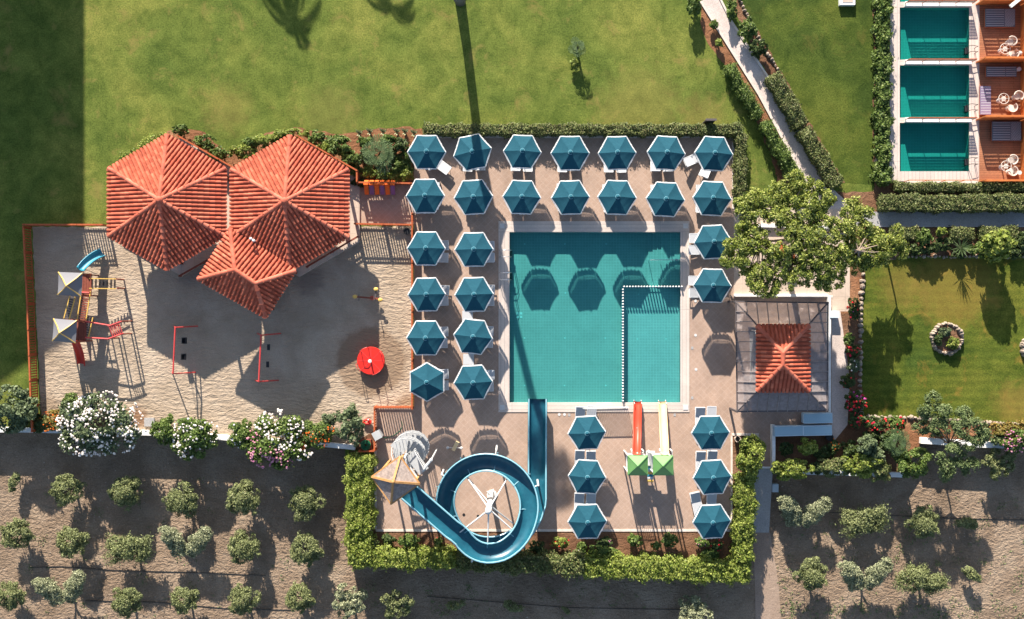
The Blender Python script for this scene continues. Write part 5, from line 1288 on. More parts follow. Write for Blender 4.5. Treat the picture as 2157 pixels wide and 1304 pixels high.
def stones(pts, label, size=.16, gap=.30, h=.22, name='stone_edging'):
    rng = random.Random(len(label)); mb = MB(); P = [W(x, y) for x, y in pts]
    for a, b_ in zip(P, P[1:]):
        n = max(1, int((b_ - a).length / gap))
        for i in range(n):
            p = a.lerp(b_, (i + .5) / n); o = len(mb.v); mb.ball((p.x + rng.uniform(-.04, .04), p.y + rng.uniform(-.04, .04), .05), size * rng.uniform(.75, 1.25), 7, sq=(rng.uniform(.8, 1.3), rng.uniform(.8, 1.3), h / size * .8))
            for q in range(o, len(mb.v)): v = mb.v[q]; mb.v[q] = (v[0] + rng.uniform(-.02, .02), v[1] + rng.uniform(-.02, .02), v[2] + rng.uniform(-.02, .02))
    o = mb.build(name, M['stone']); c0 = P[0]
    return tag(o, label, 'stone border')
stones([(1818, 560), (1815, 610), (1812, 680), (1812, 760), (1810, 830), (1814, 876)], 'row of pale stones on the western edge of the garden lawn', .17, .34)
stones([(1816, 878), (1900, 879), (1990, 884), (2060, 889), (2170, 894)], 'row of pale stones on the southern edge of the garden lawn', .13, .24)
stones([(1835, 538), (1900, 540), (1990, 541), (2100, 540), (2170, 541)], 'row of pale stones on the northern edge of the garden lawn', .11, .26)
stones([(1556, -5), (1570, 25), (1588, 60), (1606, 98), (1640, 148)], 'row of pale stones between the path shrubs and the upper lawn', .13, .25)
stones([(1846, 330), (1843, 380), (1860, 388)], 'few pale stones at the corner of the villa hedge', .16, .45)
stones([(1993 + 33 * math.cos(i * PI / 16) * .93, 713 + 31 * math.sin(i * PI / 16)) for i in range(33)], 'ring of pale stones round a small planted bed on the garden lawn', .15, .20, .42)
mb = MB(); c = W(1993, 713); mb.cyl((c.x, c.y, .0), (c.x, c.y, .16), .98, n=28); struct('ring_bed_soil', mb, M['bed'])
stones([(2176 + 24 * math.cos(i * PI / 12), 732 + 24 * math.sin(i * PI / 12)) for i in range(25)], 'second ring of pale stones cut by the right margin', .15, .22, .42)
for k, pts in enumerate(([(60, 1195), (130, 1193), (240, 1201), (420, 1206), (560, 1212)], [(180, 1265), (330, 1268), (470, 1281), (620, 1285)], [(1640, 1078), (1780, 1080), (1960, 1090), (2157, 1095)], [(900, 1256), (1200, 1280), (1500, 1285)])):
    mb = MB(); mb.tube([W(x, y, GZ) + Vector((0, 0, .02)) for x, y in pts], .022, 5); tag(mb.build('irrigation_pipe', M['black']), 'thin black irrigation pipe on the soil, ' + ['upper one in the western grove', 'lower one in the western grove', 'one in the eastern grove', 'one in the shade below the long hedge'][k], 'pipe', 'irrigation pipes')

# ------------------------------------------------------------------ hedges
hedge([(893, 272), (1235, 272)], 19, .95, 'leaf_hedge', 'low clipped hedge along the northern umbrella row, western half')
hedge([(1238, 272), (1564, 272)], 19, .95, 'leaf_hedge', 'low clipped hedge along the northern umbrella row, eastern half')
hedge([(1562, 283), (1561, 425)], 20, .95, 'leaf_hedge', 'low hedge on the eastern side of the umbrella rows')
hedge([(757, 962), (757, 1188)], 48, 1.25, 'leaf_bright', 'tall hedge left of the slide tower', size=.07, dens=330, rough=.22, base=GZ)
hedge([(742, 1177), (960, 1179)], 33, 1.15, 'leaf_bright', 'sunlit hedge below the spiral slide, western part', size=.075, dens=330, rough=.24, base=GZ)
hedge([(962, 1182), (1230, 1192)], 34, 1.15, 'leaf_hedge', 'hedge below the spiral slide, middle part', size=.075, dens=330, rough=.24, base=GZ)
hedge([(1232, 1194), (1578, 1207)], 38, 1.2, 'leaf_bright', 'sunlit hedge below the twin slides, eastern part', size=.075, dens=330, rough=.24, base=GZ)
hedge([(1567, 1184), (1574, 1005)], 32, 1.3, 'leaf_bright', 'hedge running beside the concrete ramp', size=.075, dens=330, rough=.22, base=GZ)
hedge([(258, 338), (345, 288)], 22, .8, 'leaf_bright', 'hedge on the northwest edge of the western pavilion', rough=.2)
hedge([(1537, 138), (1600, 243)], 18, .85, 'leaf', 'hedge on the western side of the garden path, northern part', rough=.18)
hedge([(1612, 258), (1690, 390)], 21, .95, 'leaf', 'hedge on the western side of the garden path, southern part', rough=.18)
hedge([(1630, 158), (1690, 263)], 30, .9, 'leaf_hedge', 'clipped hedge block on the eastern side of the path, northern one')
hedge([(1694, 272), (1765, 388)], 28, .9, 'leaf_hedge', 'clipped hedge block on the eastern side of the path, southern one')
hedge([(1863, -60), (1863, 384)], 20, .75, 'leaf', 'long bushy hedge between the upper lawn and the villa pools', rough=.24, size=.09)
hedge([(1888, 393), (2240, 395)], 15, .6, 'leaf_hedge', 'narrow hedge right below the villa decks')
hedge([(1858, 426), (2052, 428)], 30, .9, 'leaf_hedge', 'wide clipped hedge north of the shaded path, western half')
hedge([(2055, 426), (2240, 426)], 32, 1.0, 'leaf_hedge', 'wide clipped hedge north of the shaded path, eastern half')
hedge([(1880, 491), (1935, 491)], 23, .8, 'leaf_hedge', 'clipped hedge block south of the shaded path, western one')
hedge([(2008, 492), (2052, 492)], 24, .8, 'leaf_hedge', 'clipped hedge block south of the shaded path, middle one')
hedge([(2070, 490), (2145, 490)], 22, .8, 'leaf_hedge', 'clipped hedge block south of the shaded path, eastern one')

# ------------------------------------------------------------------ bushes and flowering shrubs
bush(210, 893, 86, 60, 2.0, 'leaf_grey', 'largest white flowering oleander, on the wall in the west', 'oleander', 'oleander', size=.10, k=10, fl=[('fl_white', 900, .075, None)])
bush(408, 920, 52, 42, 1.6, 'leaf', 'white flowering oleander between the two green globes', 'oleander', 'oleander', size=.10, k=7, fl=[('fl_white', 260, .075, None)])
bush(588, 928, 62, 58, 1.9, 'leaf', 'oleander with white and pink blossom on the wall', 'oleander', 'oleander', size=.10, k=9, fl=[('fl_white', 460, .075, (.6, .8, -.35)), ('fl_pink', 700, .07, (-.6, -.8, .30))])
bush(660, 915, 40, 30, 1.3, 'leaf', 'round shrub full of orange berries', 'shrub', 'shrub', fl=[('fl_orange', 420, .05, (.2, -.8, -.25))])
bush(112, 886, 45, 19, .8, 'leaf_rust', 'low orange flowering shrub by the sandpit corner', fl=[('fl_orange', 160, .05, None)])
bush(350, 907, 28, 28, 1.3, 'leaf', 'round green shrub in front of the white wall, western one', density=1.3)
bush(513, 917, 30, 28, 1.3, 'leaf', 'green shrub in front of the white wall, beside the pink oleander', density=1.2, fl=[('fl_white', 25, .06, None)])
bush(28, 862, 50, 42, 1.9, 'leaf_grey', 'loose grey green bush at the left margin', size=.11)
bush(738, 893, 28, 40, 1.8, 'leaf_grey', 'loose feathery bush beside the red toy', size=.10, density=.7)
bush(695, 882, 18, 14, 1.0, 'leaf_grey', 'small loose bush above the orange berry shrub', density=.6)
bush(150, 846, 20, 17, .8, 'leaf', 'small green bush alone in the sand')
bush(85, 893, 24, 16, .8, 'leaf_dark', 'dark low bush at the foot of the western fence')
for (x, y, rx, ry, h, st, lab) in [(382, 274, 16, 10, .7, 'leaf', 'small bush at the northern tip of the western pavilion'), (430, 300, 24, 14, .8, 'leaf', 'bush on the northeast side of the western pavilion'), (462, 325, 22, 13, .8, 'leaf', 'bush between the western pavilion and the lawn corner'),
        (515, 318, 28, 16, .9, 'leaf_bright', 'bright bush between the two pavilions'), (560, 298, 30, 15, .9, 'leaf_bright', 'bright bush on the northwest side of the eastern pavilion'), (615, 281, 30, 11, .8, 'leaf_bright', 'bright bush at the northern tip of the eastern pavilion'),
        (668, 292, 24, 15, .9, 'leaf', 'bush next to the northern tip of the eastern pavilion'), (712, 306, 26, 22, 1.2, 'leaf', 'largest round bush northeast of the eastern pavilion'), (742, 336, 22, 16, 1.1, 'leaf', 'bush between the eastern pavilion and the fan palm'),
        (778, 362, 16, 14, .9, 'leaf_bright', 'small bright bush south west of the fan palm'), (805, 370, 16, 12, .9, 'leaf', 'small bush south of the fan palm'), (842, 344, 20, 22, 1.2, 'leaf', 'upright bush east of the fan palm'), (858, 366, 13, 18, 1.0, 'leaf_bright', 'bright bush touching the second row umbrella'),
        (843, 308, 20, 15, 1.1, 'leaf_dark', 'dark bush north east of the fan palm'), (770, 300, 16, 11, .9, 'leaf', 'small bush north west of the fan palm'), (818, 296, 18, 12, 1.0, 'leaf', 'small bush north of the fan palm'), (760, 385, 18, 8, .6, 'leaf_dark', 'low plants along the orange fence'),
        (688, 312, 18, 14, 1.0, 'leaf_bright', 'bright bush against the northeast fence of the eastern pavilion'), (728, 322, 14, 12, 1.0, 'leaf_bright', 'bright bush below the largest round bush'), (748, 358, 14, 14, 1.0, 'leaf', 'bush at the eastern corner of the pavilion fence'), (830, 372, 15, 12, .9, 'leaf_bright', 'bright bush near the towels'),
        (862, 330, 11, 14, 1.0, 'leaf', 'narrow bush touching the first umbrella'), (800, 348, 12, 10, .8, 'leaf_dark', 'dark undergrowth below the fan palm'), (822, 325, 13, 14, 1.0, 'leaf_dark', 'dark undergrowth east of the fan palm'), (770, 330, 13, 14, 1.0, 'leaf_dark', 'dark undergrowth west of the fan palm'), (530, 300, 20, 12, .8, 'leaf', 'middle bush on the northwest side of the eastern pavilion'), (588, 287, 20, 12, .8, 'leaf_bright', 'upper bush on the northwest side of the eastern pavilion')]:
    bush(x, y, rx, ry, h * (.6 if y >= 340 and x > 700 else 1), st, lab)
for i, x in enumerate((757, 779, 807, 836, 853, 872)):
    t = thing('agave', W(x, 280 - (3 if 0 < i < 5 else 0), .2), '%s pale agave from the west in the row on the lawn edge' % ORD[i], 'agave', 'pale agaves on the lawn edge'); t.location.z = 0; mb = MB()
    for k in range(14): a = k * 2.4; r_ = .36 * (.6 + .4 * math.sin(k)); d = Vector((math.cos(a), math.sin(a), 0)); s_ = Vector((-d.y, d.x, 0)) * .06; mb.add([s_ * .5, d * r_ * .5 + s_ + Vector((0, 0, .25)), d * r_ + Vector((0, 0, .55)), d * r_ * .5 - s_ + Vector((0, 0, .25))], [(0, 1, 2, 3)])
    mb.build('leaves', M['leaf_silver'], t, world=False)
    mb = MB(); mb.cyl((0, 0, -.02), (0, 0, .14), .06, .04, 8); mb.build('stem', M['trunk'], t, world=False)
for (x, y, rx, ry, h, st, lab) in [(1462, 8, 16, 22, 1.2, 'leaf', 'bush at the top margin west of the path'), (1503, 52, 8, 9, .5, 'leaf', 'small seedling on the western path edge near the top'), (1514, 91, 8, 8, .55, 'leaf_bright', 'small ball shaped shrub on the red soil by the path'),
        (1541, 20, 10, 24, .8, 'leaf', 'shrub east of the path near the top margin'), (1574, 62, 18, 30, .9, 'leaf', 'long shrub between path and stones'), (1596, 104, 18, 18, .9, 'leaf_dark', 'dark shrub between path and stones'),
        (1945, 500, 16, 18, 1.1, 'leaf', 'loose bush between the clipped hedge blocks'), (1980, 488, 10, 9, .9, 'leaf_bright', 'tiny bright bush south of the shaded path'), (2062, 525, 20, 16, .9, 'leaf', 'small bush beside the spiky yucca'), (2140, 530, 16, 14, .8, 'leaf_dark', 'dark bush near the right margin'),
        (1960, 522, 18, 14, .9, 'leaf_dark', 'dark bush above the northern stones'), (1700, 941, 19, 18, 1.3, 'leaf_bright', 'bright round bush south of the stacked loungers'), (1668, 988, 38, 21, 1.6, 'leaf_bright', 'bright yellow green shrub on the white wall corner'),
        (1760, 982, 40, 20, 1.2, 'leaf_hedge', 'broad shrub on the white wall, western one'), (1812, 978, 40, 24, 1.5, 'leaf_bright', 'broad shrub on the white wall, eastern one'), (1853, 992, 24, 24, 1.2, 'leaf_hedge', 'shrub hanging over the end of the white wall'),
        (1822, 935, 22, 20, 1.8, 'leaf_grey', 'round grey green tree top in the lower garden'), (1843, 958, 20, 14, 1.4, 'leaf_grey', 'small grey green bush below the round tree top'), (1870, 935, 18, 24, 1.1, 'leaf_dark', 'dark bush beside the lower fan palm'),
        (1922, 978, 34, 32, 1.9, 'leaf', 'large green bush left of the sprawling tree'), (2120, 905, 40, 20, 1.0, 'leaf_rust', 'loose rusty shrub near the right margin'),
        (1582, 962, 28, 42, 2.0, 'leaf_bright', 'tall bright bush at the head of the ramp'), (1600, 935, 9, 9, 1.0, 'leaf_bright', 'tiny bright shrub in the bed corner'), (1575, 935, 16, 14, 1.2, 'leaf', 'small shrub beside the round pale pot'),
        (1787, 714, 11, 12, .7, 'leaf', 'small green shrub in the side bed'), (777, 1142, 20, 15, .9, 'leaf_hedge', 'shrub in the lower bed below the slide tower'), (862, 1140, 20, 15, .9, 'leaf', 'shrub in the lower bed left of the spiral slide'),
        (820, 1135, 14, 10, .6, 'leaf_dark', 'low dark plant in the lower bed'), (1270, 1160, 26, 14, .9, 'leaf', 'leafy shrub in the lower bed below the last umbrella'), (1335, 1137, 16, 13, .8, 'leaf', 'small shrub in the bed below the twin slides'),
        (1410, 1136, 16, 13, .8, 'leaf', 'shrub in the bed south east of the twin slides'), (1225, 1150, 10, 8, .5, 'leaf', 'tiny plant in the middle of the lower bed'), (1130, 1150, 16, 12, .7, 'leaf_dark', 'dark plant beside the rim of the spiral slide'),
        (1495, 1165, 18, 10, .7, 'leaf', 'small plant in the eastern corner of the lower bed'), (1975, 715, 9, 12, .5, 'leaf_dark', 'dark plant in the stone ring'), (2006, 722, 13, 12, .55, 'leaf_bright', 'bright plant in the stone ring'), (1990, 700, 14, 10, .5, 'leaf_grey', 'grey plant in the northern part of the stone ring'),
        (1720, 985, 14, 12, .8, 'leaf_dark', 'low dark bush between the two wall shrubs'), (1655, 945, 14, 14, .5, 'leaf_dark', 'low dark plant by the narrow white wall'), (1735, 955, 20, 14, .6, 'leaf_dark', 'dark ground plant in the lower garden'), (1790, 945, 18, 16, .8, 'leaf_dark', 'dark bush left of the round tree top'),
        (1895, 960, 18, 16, 1.0, 'leaf', 'bush between fan palm and white wall'), (1840, 915, 20, 12, .7, 'leaf_dark', 'dark low bush north of the fan palm'), (1975, 905, 22, 12, .7, 'leaf_sage', 'low sage bush below the stone row'), (2100, 925, 18, 12, .9, 'leaf_sage', 'sage bush left of the pink oleander'),
        (2020, 535, 14, 10, .6, 'leaf_dark', 'low dark plant at the foot of the yucca'), (1930, 525, 22, 12, .7, 'leaf_dark', 'low dark plant below the western clipped block'), (1985, 515, 18, 14, .6, 'leaf_dark', 'low dark plant in the middle of the northern bed'), (2150, 505, 16, 16, 1.0, 'leaf_dark', 'dark bush right of the glossy bush')]:
    bush(x, y, rx, ry, h, st, lab)
bush(2098, 515, 31, 30, 2.7, 'leaf_bright', 'large round glossy bush south of the shaded path', size=.12, k=8, aspect=.75)
for (x, y, rx, ry, h, st, fl, lab) in [(1180, 1143, 17, 12, .7, 'leaf_bright', [('fl_red', 30, .06, None)], 'shrub with red blossom right of the spiral slide'), (1272, 1140, 16, 10, .7, 'leaf_dark', [('fl_pink', 16, .06, None)], 'dark shrub with pink blossom in the lower bed'),
        (1478, 1143, 14, 10, .7, 'leaf', [('fl_pink', 14, .06, None)], 'shrub with pink blossom in the lower bed'), (1510, 1148, 12, 10, .7, 'leaf_dark', [('fl_red', 12, .06, None)], 'shrub with red blossom in the eastern lower bed'),
        (1382, 1148, 10, 8, .6, 'leaf', [('fl_orange', 14, .05, None)], 'low orange blossom between the slide shadows'), (771, 1105, 11, 17, 1.0, 'leaf_dark', [('fl_mag', 60, .07, None)], 'magenta bougainvillea at the deck corner'), (925, 1142, 9, 10, .7, 'leaf', [('fl_red', 12, .05, None)], 'small red flowers touching the spiral slide'),
        (1797, 650, 12, 20, .9, 'leaf_dark', [('fl_red', 30, .06, None), ('fl_mag', 8, .06, (0, -1, .1))], 'rose with red and violet blossom by the stone row'), (1795, 738, 14, 16, .9, 'leaf_dark', [('fl_red', 28, .08, None)], 'rose bush with bright red blossom in the side bed'),
        (1797, 768, 14, 16, .8, 'leaf_grey', [('fl_white', 10, .05, None)], 'grey shrub with white blossom in the side bed'), (1786, 803, 15, 16, .8, 'leaf_dark', [('fl_red', 14, .06, None)], 'rose bush with few red blossoms in the side bed'), (1800, 846, 20, 26, 1.0, 'leaf_dark', [('fl_mag', 20, .08, None), ('fl_red', 60, .08, None)], 'large rose bush with crimson blossom in the side bed'),
        (1806, 885, 18, 16, .9, 'leaf_dark', [('fl_red', 40, .08, None)], 'crimson rose bush at the lawn corner'), (1845, 893, 22, 16, .9, 'leaf_dark', [('fl_red', 26, .08, None)], 'rose bush south of the stone corner'), (1885, 893, 18, 15, .8, 'leaf', [('fl_red', 24, .07, None)], 'rose bush with scarlet blossom beside the red soil'),
        (1755, 940, 12, 14, .8, 'leaf_dark', [('fl_orange', 10, .05, None)], 'dark shrub with few orange leaves'), (2138, 925, 34, 24, 1.4, 'leaf', [('fl_pink', 200, .06, None)], 'pink flowering oleander at the right margin'), (2090, 540, 8, 8, .5, 'leaf', [('fl_red', 12, .06, None)], 'small red flower below the glossy bush'),
        (1225, 1160, 8, 6, .4, 'leaf', [('fl_white', 6, .06, None)], 'tiny plant with white blossom in the lower bed')]:
    bush(x, y, rx, ry, h, st, lab, fl=fl)

# ------------------------------------------------------------------ palms
def palm(px, py, h, L, n, label, fan=True, z0=0, lean=(0, 0), r=.12, mat_='palmleaf', lean_pts=None, wleaf=.05, skirt=0, plan=False, seed=1):
    p = G(px, py) if plan else W(px, py, z0 + h); t = thing('palm_tree', (p.x, p.y, z0), label, 'palm'); rng = random.Random(seed)
    pts = lean_pts or [(0, 0, -.05), (lean[0] * .4, lean[1] * .4, h * .5), (lean[0], lean[1], h)]
    mb = MB(); mb.tube(pts, [r * (1.15 if i == 0 else 1 - .25 * i / len(pts)) for i in range(len(pts))], 10); tk = mb.build('trunk', M['palmtrunk'], t, world=False, smooth=True)
    mb = MB(); frond_crown(mb, pts[-1], n, L, rng, fan=fan, wleaf=wleaf); mb.build('crown', M[mat_], t, world=False)
    return t
palm(800, 326, 1.6, 1.65, 15, 'fan palm in the bed between the eastern pavilion and the umbrellas', seed=3)
palm(1888, 930, 1.5, 1.3, 12, 'fan palm in the lower garden', seed=5)
palm(1217, 100, .95, .95, 11, 'small palm standing alone on the big lawn', seed=6, r=.09)
bush(1211, 137, 11, 11, .5, 'leaf_bright', 'small round bush on the lawn just below the small palm')
t = thing('yucca', W(2025, 522, 1.0), 'spiky yucca between the clipped hedge block and the glossy bush', 'yucca'); t.location.z = 0; mb = MB(); mb.cyl((0, 0, -.03), (0, 0, .9), .07, n=8); mb.build('stem', M['trunk'], t, world=False); mb = MB()
for k in range(34):
    a = k * 2.4; e = R(5 + 75 * (k / 34)); d = Vector((math.cos(a) * math.cos(e), math.sin(a) * math.cos(e), math.sin(e))); s_ = Vector((-math.sin(a), math.cos(a), 0)) * .035; b0 = Vector((0, 0, .9)); mb.add([b0, b0 + d * .4 + s_, b0 + d * .85, b0 + d * .4 - s_], [(0, 1, 2, 3)])
mb.build('leaves', M['palmleaf'], t, world=False)
# tall palm whose trunk foot shows at the top margin; its crown is above and beyond the frame
palm(970, 3, 14.2, 2.3, 26, 'tall grey palm trunk rising at the top margin, casting the long thin shadow', z0=0, plan=True, r=.33, seed=8,
     lean_pts=[(0, 0, -.1), (-.25, 0, 1.5), (-.75, 0, 4), (-1.05, 0, 8), (-.8, 0, 11.5), (-.4, 0, 14.2)])
for i, (x, y, h, L, n) in enumerate([(497, -600, 8.4, 2.5, 9), (700, -595, 8.0, 2.3, 7), (880, -640, 8.2, 1.6, 7), (1480, -700, 9, 2.2, 10)][:3]):
    palm(x, y + [62, 52, 30][i], h, L, n, 'palm beyond the top margin whose fronds shade the lawn, %s from the west' % ORD[i], fan=False, plan=True, r=.2, seed=20 + i, wleaf=.06)

# ------------------------------------------------------------------ the big tree over the terrace
rng = rngs(); pr = random.Random(7)
tb = G(1645, 512); t = thing('broadleaf_tree', (tb.x, tb.y, 0), 'large spreading tree with an open bright green crown beside the kiosk', 'tree')
gaps = [(1600, 440, 14), (1658, 436, 11), (1790, 560, 12), (1578, 532, 10), (1622, 478, 20), (1640, 503, 22), (1690, 440, 12), (1752, 437, 20), (1612, 545, 18), (1715, 560, 14), (1765, 515, 18), (1745, 480, 12), (1640, 590, 18), (1680, 600, 14), (1700, 480, 10), (1775, 460, 10)]
cl = []; tries = 0
while len(cl) < 185 and tries < 20000:
    tries += 1; a = pr.random() * 2 * PI; q = pr.random() ** .45; ow = 1 + .10 * math.sin(3 * a + 1) + .09 * math.sin(7 * a) + .05 * math.sin(11 * a + 2); x = 1690 + math.cos(a) * 156 * q * ow; y = 500 + math.sin(a) * 110 * q * ow
    if x > 1800 and y > 585: continue
    if x < 1580 and y < 425: continue
    if x > 1780 and y < 410: continue
    if 1640 < x < 1790 and y > 598: continue
    if any((x - g[0]) ** 2 + (y - g[1]) ** 2 < (g[2] * 1.02) ** 2 for g in gaps): continue
    z = 5.2 + .6 * (1 - q) + pr.uniform(-.4, .4) - (1.2 if x > 1785 else 0); p = W(x, y, z)
    if any((p - Vector(c[:3])).length < .55 for c in cl): continue
    cl.append((p.x, p.y, z, pr.uniform(.48, .72), pr.uniform(.48, .72), pr.uniform(.30, .46)))
B = [(c[0] - tb.x, c[1] - tb.y, c[2], c[3], c[4], c[5]) for c in cl]
c, d = leaf_arrays(rng, B, 88000, .1, clumps=5, shell=.5); link('crown', leaf_mesh('crown', c, d, rng, .075, M['leaf_tree'], aspect=.5), t)
mb = MB(); mb.tube([(0, 0, -.1), (.05, .0, 1.6), (.0, .08, 3.2)], [.24, .19, .16], 9)
hubs = [(-2.6, -.2, 4.5), (-1.2, 1.6, 4.6), (1.2, 1.4, 4.7), (2.9, .6, 4.6), (1.8, -1.4, 4.6), (-.6, -1.8, 4.5), (3.8, -.8, 4.8)]
for hb in hubs: mb.tube([(0, .08, 3.0), (hb[0] * .45, hb[1] * .45, 3.9), hb], [.12, .09, .06], 7)
for b_ in B:
    hb = min(hubs, key=lambda h_: (h_[0] - b_[0]) ** 2 + (h_[1] - b_[1]) ** 2); m_ = ((hb[0] + b_[0]) / 2 + pr.uniform(-.15, .15), (hb[1] + b_[1]) / 2 + pr.uniform(-.15, .15), (hb[2] + b_[2]) / 2 + .1); mb.tube([hb, m_, (b_[0], b_[1], b_[2])], [.05, .035, .015], 5)
mb.build('trunk', M['kerb'] if False else mat('pale bark', (.33, .26, .20), .9, .1, noise=(6, (.2, .15, .11), .6)), t, world=False)
def loose_tree(px, py, pts, h, label, style='leaf_tree', n=2600, size=.09, z0=0.0, rad=(.3, .5)):
    rng = rngs(); pr = random.Random(px); b0 = W(px, py, z0); t = thing('small_tree', (b0.x, b0.y, z0), label, 'tree'); B = []; mb = MB(); mb.tube([(0, 0, -.1), (.03, .02, h * .35), (0, 0, h * .5)], [.08, .06, .05], 7)
    for (x, y, zz) in pts:
        p = W(x, y, z0 + zz); B.append((p.x - b0.x, p.y - b0.y, zz, pr.uniform(*rad), pr.uniform(*rad), pr.uniform(rad[0] * .6, rad[1] * .7))); mb.tube([(0, 0, h * .45), (B[-1][0] * .5, B[-1][1] * .5, (h * .5 + zz) / 2), B[-1][:3]], [.04, .03, .012], 5)
    mb.build('trunk', M['trunk'], t, world=False); c, d = leaf_arrays(rng, B, n, size, clumps=5, shell=.4); link('crown', leaf_mesh('crown', c, d, rng, size, M[style], aspect=.45), t)
loose_tree(1868, 548, [(1872, 512, 3.1), (1850, 535, 2.9), (1860, 500, 2.7), (1885, 505, 2.9), (1900, 530, 2.7), (1845, 520, 2.5), (1890, 490, 2.8), (1865, 545, 2.5), (1905, 515, 2.4), (1875, 525, 3.0), (1840, 500, 2.9), (1855, 515, 3.3), (1830, 540, 2.6)], 3.2, 'thin branched tree north of the garden lawn corner', 'leaf_tree', 9500, .08, 0, (.42, .68))
loose_tree(1985, 930, [(1945, 860, 2.6), (1965, 845, 2.7), (1985, 870, 2.8), (1960, 885, 2.5), (2000, 895, 2.8), (2025, 905, 2.9), (2055, 895, 2.8), (2075, 910, 2.6), (2060, 925, 2.5), (2040, 935, 2.7), (2010, 950, 2.5), (2030, 970, 2.4), (2045, 985, 2.2), (1995, 985, 2.3), (1975, 965, 2.3), (1940, 900, 2.2), (2020, 885, 2.9), (1990, 1000, 1.9), (2030, 875, 2.6)], 2.6, 'sprawling feathery tree over the eastern white wall', 'leaf_sage', 20000, .075, 0, (.5, .85))

# ------------------------------------------------------------------ olive grove
def make_olive(kind, seed):
    rng = np.random.default_rng(seed); pr = random.Random(seed); t = thing('olive_tree', (0, 0, 0))
    if kind == 'round':
        B = [(0, 0, 1.25, 1.0, 1.0, .85), (.05, .05, 1.75, .62, .62, .38), (-.2, -.2, 1.7, .5, .5, .35)]
        for i in range(13): a = i * 2.4; q = .5 + .45 * pr.random(); B.append((math.cos(a) * q, math.sin(a) * q, 1.35 + .5 * pr.random() - .35 * q, .42 * (.8 + .4 * pr.random()), .42, .36))
        n, st, sz = 7500, 'leaf_olive', .07
    elif kind == 'split':
        B = []
        for s_ in (-1, 1):
            for k in range(7): B.append((s_ * (.42 + .13 * k) + pr.uniform(-.1, .1), -.5 + .21 * k + pr.uniform(-.15, .1), 1.2 + .10 * k, .74, .62, .48))
        B += [(0, -.5, 1.2, .45, .3, .3), (.45, -.75, 1.2, .35, .35, .3), (-.95, -.35, 1.2, .35, .3, .3), (1.05, 0, 1.3, .3, .35, .3)]
        n, st, sz = 12000, 'leaf_silver', .07
    elif kind == 'wide':
        B = []
        for k in range(14): B.append((-1.1 + .17 * k + pr.uniform(-.1, .1), pr.uniform(-.5, .5), 1.25 + pr.uniform(-.15, .3), .62, .58, .42))
        n, st, sz = 9500, 'leaf_olive', .075
    elif kind == 'small':
        B = [(0, 0, .85, .5, .42, .4), (.35, .2, .9, .35, .3, .3), (-.4, -.15, .85, .35, .3, .3)]; n, st, sz = 1500, 'leaf_olive', .085
    else:
        B = []
        for k in range(12): a = k * 2.4; q = 1.0 * math.sqrt((k + .5) / 12); B.append((math.cos(a) * q, math.sin(a) * q, 1.2 + pr.uniform(-.1, .3), .42, .42, .36))
        n, st, sz = 4800, 'leaf_silver' if kind == 'loose' else 'leaf_olive', .09
    c, d = leaf_arrays(rng, B, n, sz, clumps=6, shell=.62)
    if kind in ('wide', 'small'):     # spiky outward shoots
        o = c - np.array([0, 0, 1.2]); c = c + o * (rng.random(n)[:, None] ** 4) * .35
    link('crown', leaf_mesh('crown', c, d, rng, sz, M[st], aspect=.38, up=.35), t)
    h = .8 if kind != 'small' else .55
    mb = MB(); mb.tube([(0, 0, -.1), (.04, 0, h * .5), (-.02, .03, h)], [.12, .09, .08] if kind != 'small' else [.05, .04, .035], 8)
    for k in range(5): a = k * 1.26 + pr.random(); q = .5 if kind != 'small' else .2; mb.tube([(-.02, .03, h * .9), (math.cos(a) * q * .5, math.sin(a) * q * .5, h + .25), (math.cos(a) * q, math.sin(a) * q, h + .35)], [.05, .035, .015], 5)
    mb.build('trunk', M['trunk'], t, world=False)
    return t
OP = {k: [proto_tree(make_olive(k, s_)) for s_ in ss] for k, ss in {'round': (1, 2, 3), 'split': (4, 5), 'wide': (6, 7), 'small': (8,), 'loose': (9,), 'open': (10,)}.items()}
desc = {'round': 'round olive tree', 'split': 'silvery two lobed olive tree', 'wide': 'broad spiky olive tree', 'small': 'young small olive tree', 'loose': 'loose silvery olive tree', 'open': 'light open olive tree'}
grove = [
 ('first row of the western grove', [(22, 1018, .9, 'small'), (140, 1034, 1.04, 'round'), (264, 1038, 1.06, 'round'), (381, 1056, 1.1, 'round'), (513, 1052, 1.12, 'round'), (642, 1056, 1.1, 'round')]),
 ('second row of the western grove', [(33, 1128, 1.02, 'round'), (148, 1141, 1.04, 'round'), (271, 1155, 1.0, 'wide'), (392, 1143, 1.0, 'split'), (514, 1154, 1.06, 'round'), (644, 1157, 1.06, 'round')]),
 ('third row of the western grove', [(20, 1257, .95, 'round'), (131, 1243, 1.0, 'split'), (264, 1270, .98, 'round'), (386, 1263, .92, 'round'), (510, 1263, 1.0, 'round'), (631, 1259, .95, 'round'), (733, 1268, 1.06, 'loose')]),
 ('shaded row below the long hedge', [(836, 1275, .95, 'open'), (958, 1279, .85, 'small'), (1080, 1282, .9, 'small'), (1193, 1288, .45, 'small'), (1462, 1292, 1.05, 'loose')]),
 ('upper row of the eastern grove', [(1690, 1080, 1.0, 'split'), (1820, 1096, 1.0, 'wide'), (1947, 1104, 1.04, 'round'), (2046, 1106, 1.0, 'small'), (2108, 976, 1.0, 'open')]),
 ('lower row of the eastern grove', [(1711, 1213, 1.04, 'round'), (1820, 1213, 1.02, 'split'), (1945, 1221, 1.0, 'wide'), (2055, 1214, .95, 'small')])]
pr = random.Random(5)
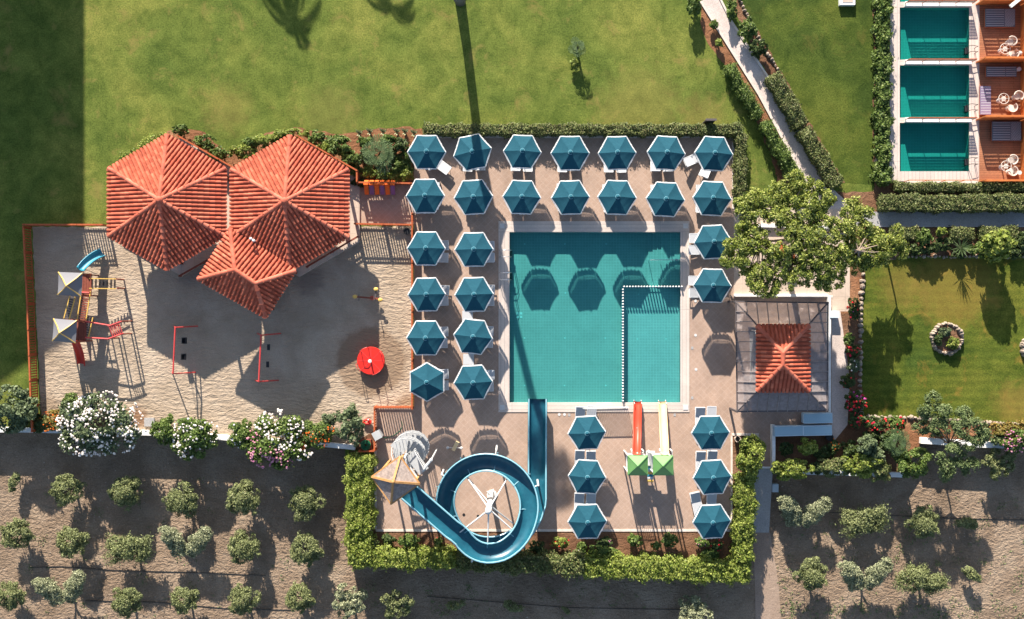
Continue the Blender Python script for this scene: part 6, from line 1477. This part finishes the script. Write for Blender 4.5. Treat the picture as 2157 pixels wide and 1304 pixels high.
for rowname, row in grove:
    for i, (x, y, s_, k) in enumerate(row):
        p = W(x, y, GZ + 1.45 * s_); P_ = OP[k]; lab = '%s, %s from left in the %s' % (desc[k], ORD[i], rowname)
        place(P_[pr.randrange(len(P_))] if any(id(q[0]) in used for q in P_) else P_[0], (p.x, p.y, GZ), (pr.uniform(0, 2 * PI) if k in ('round', 'small', 'open', 'loose') else pr.uniform(-.15, .15)), lab, 'olive tree', 'olive trees in the grove', s_)
for P_ in OP.values():
    for q in P_:
        if id(q[0]) not in used:
            for c_ in kids(q[0]): bpy.data.objects.remove(c_)
            bpy.data.objects.remove(q[0])
for pt in (LNG, LNG_FLAT, BL, UMB):
    if id(pt[0]) not in used: print('unused proto', pt[0].name)

# scattered weeds on the grove soil
rng = rngs(); cs = []; ds = []
for (x0, y0, x1, y1, n) in ((1635, 1040, 2157, 1304, 150), (0, 1000, 720, 1304, 60), (780, 1225, 1560, 1304, 60), (1640, 1270, 2157, 1310, 60)):
    for k in range(n):
        p = W(x0 + (x1 - x0) * rng.random(), y0 + (y1 - y0) * rng.random(), GZ); m_ = int(4 + rng.random() ** 3 * 30); r_ = .04 + .012 * m_ ** .8
        cs.append(np.array([p.x, p.y, GZ + .03]) + rng.normal(size=(m_, 3)) * [r_, r_, .02]); ds.append(np.tile([0, 0, 1.], (m_, 1)))
o = link('weeds', leaf_mesh('weeds', np.vstack(cs), np.vstack(ds), rng, .05, M['leaf_sage'])); o['kind'] = 'stuff'; tag(o, 'small weeds scattered over the olive grove soil', 'weeds')

# ------------------------------------------------------------------ hotel block beyond the left margin, its shadow lies on the lawn
hp = [tuple(G(x, y)[:2]) for x, y in [(-24, -1500), (-24, -262), (-150, -196), (-210, -150), (-900, -120), (-900, -1500)]]
t = thing('hotel', (G(-300, -600).x, G(-300, -600).y, 0), 'tall white hotel block beyond the left margin that shades the lawn', 'building')
mb = MB(); mb.prism(hp, -.5, 13.6); mb.build('wall', M['wallwhite'], t)
mb = MB(); c0 = Vector((sum(p[0] for p in hp) / 6, sum(p[1] for p in hp) / 6, 0)); mb.prism([(c0.x + (p[0] - c0.x) * .995, c0.y + (p[1] - c0.y) * .995) for p in hp], 13.603, 14.0); mb.build('roof', M['terrace'], t)
xw = G(-24, 0).x
for fl in range(4):
    for k in range(12):
        y = G(0, -300).y + k * 3.1; mb = MB(); mb.box((xw + .04, y, 1.7 + 3.3 * fl), (.06, 1.5, 1.9)); mb.build('window', M['black'], t)
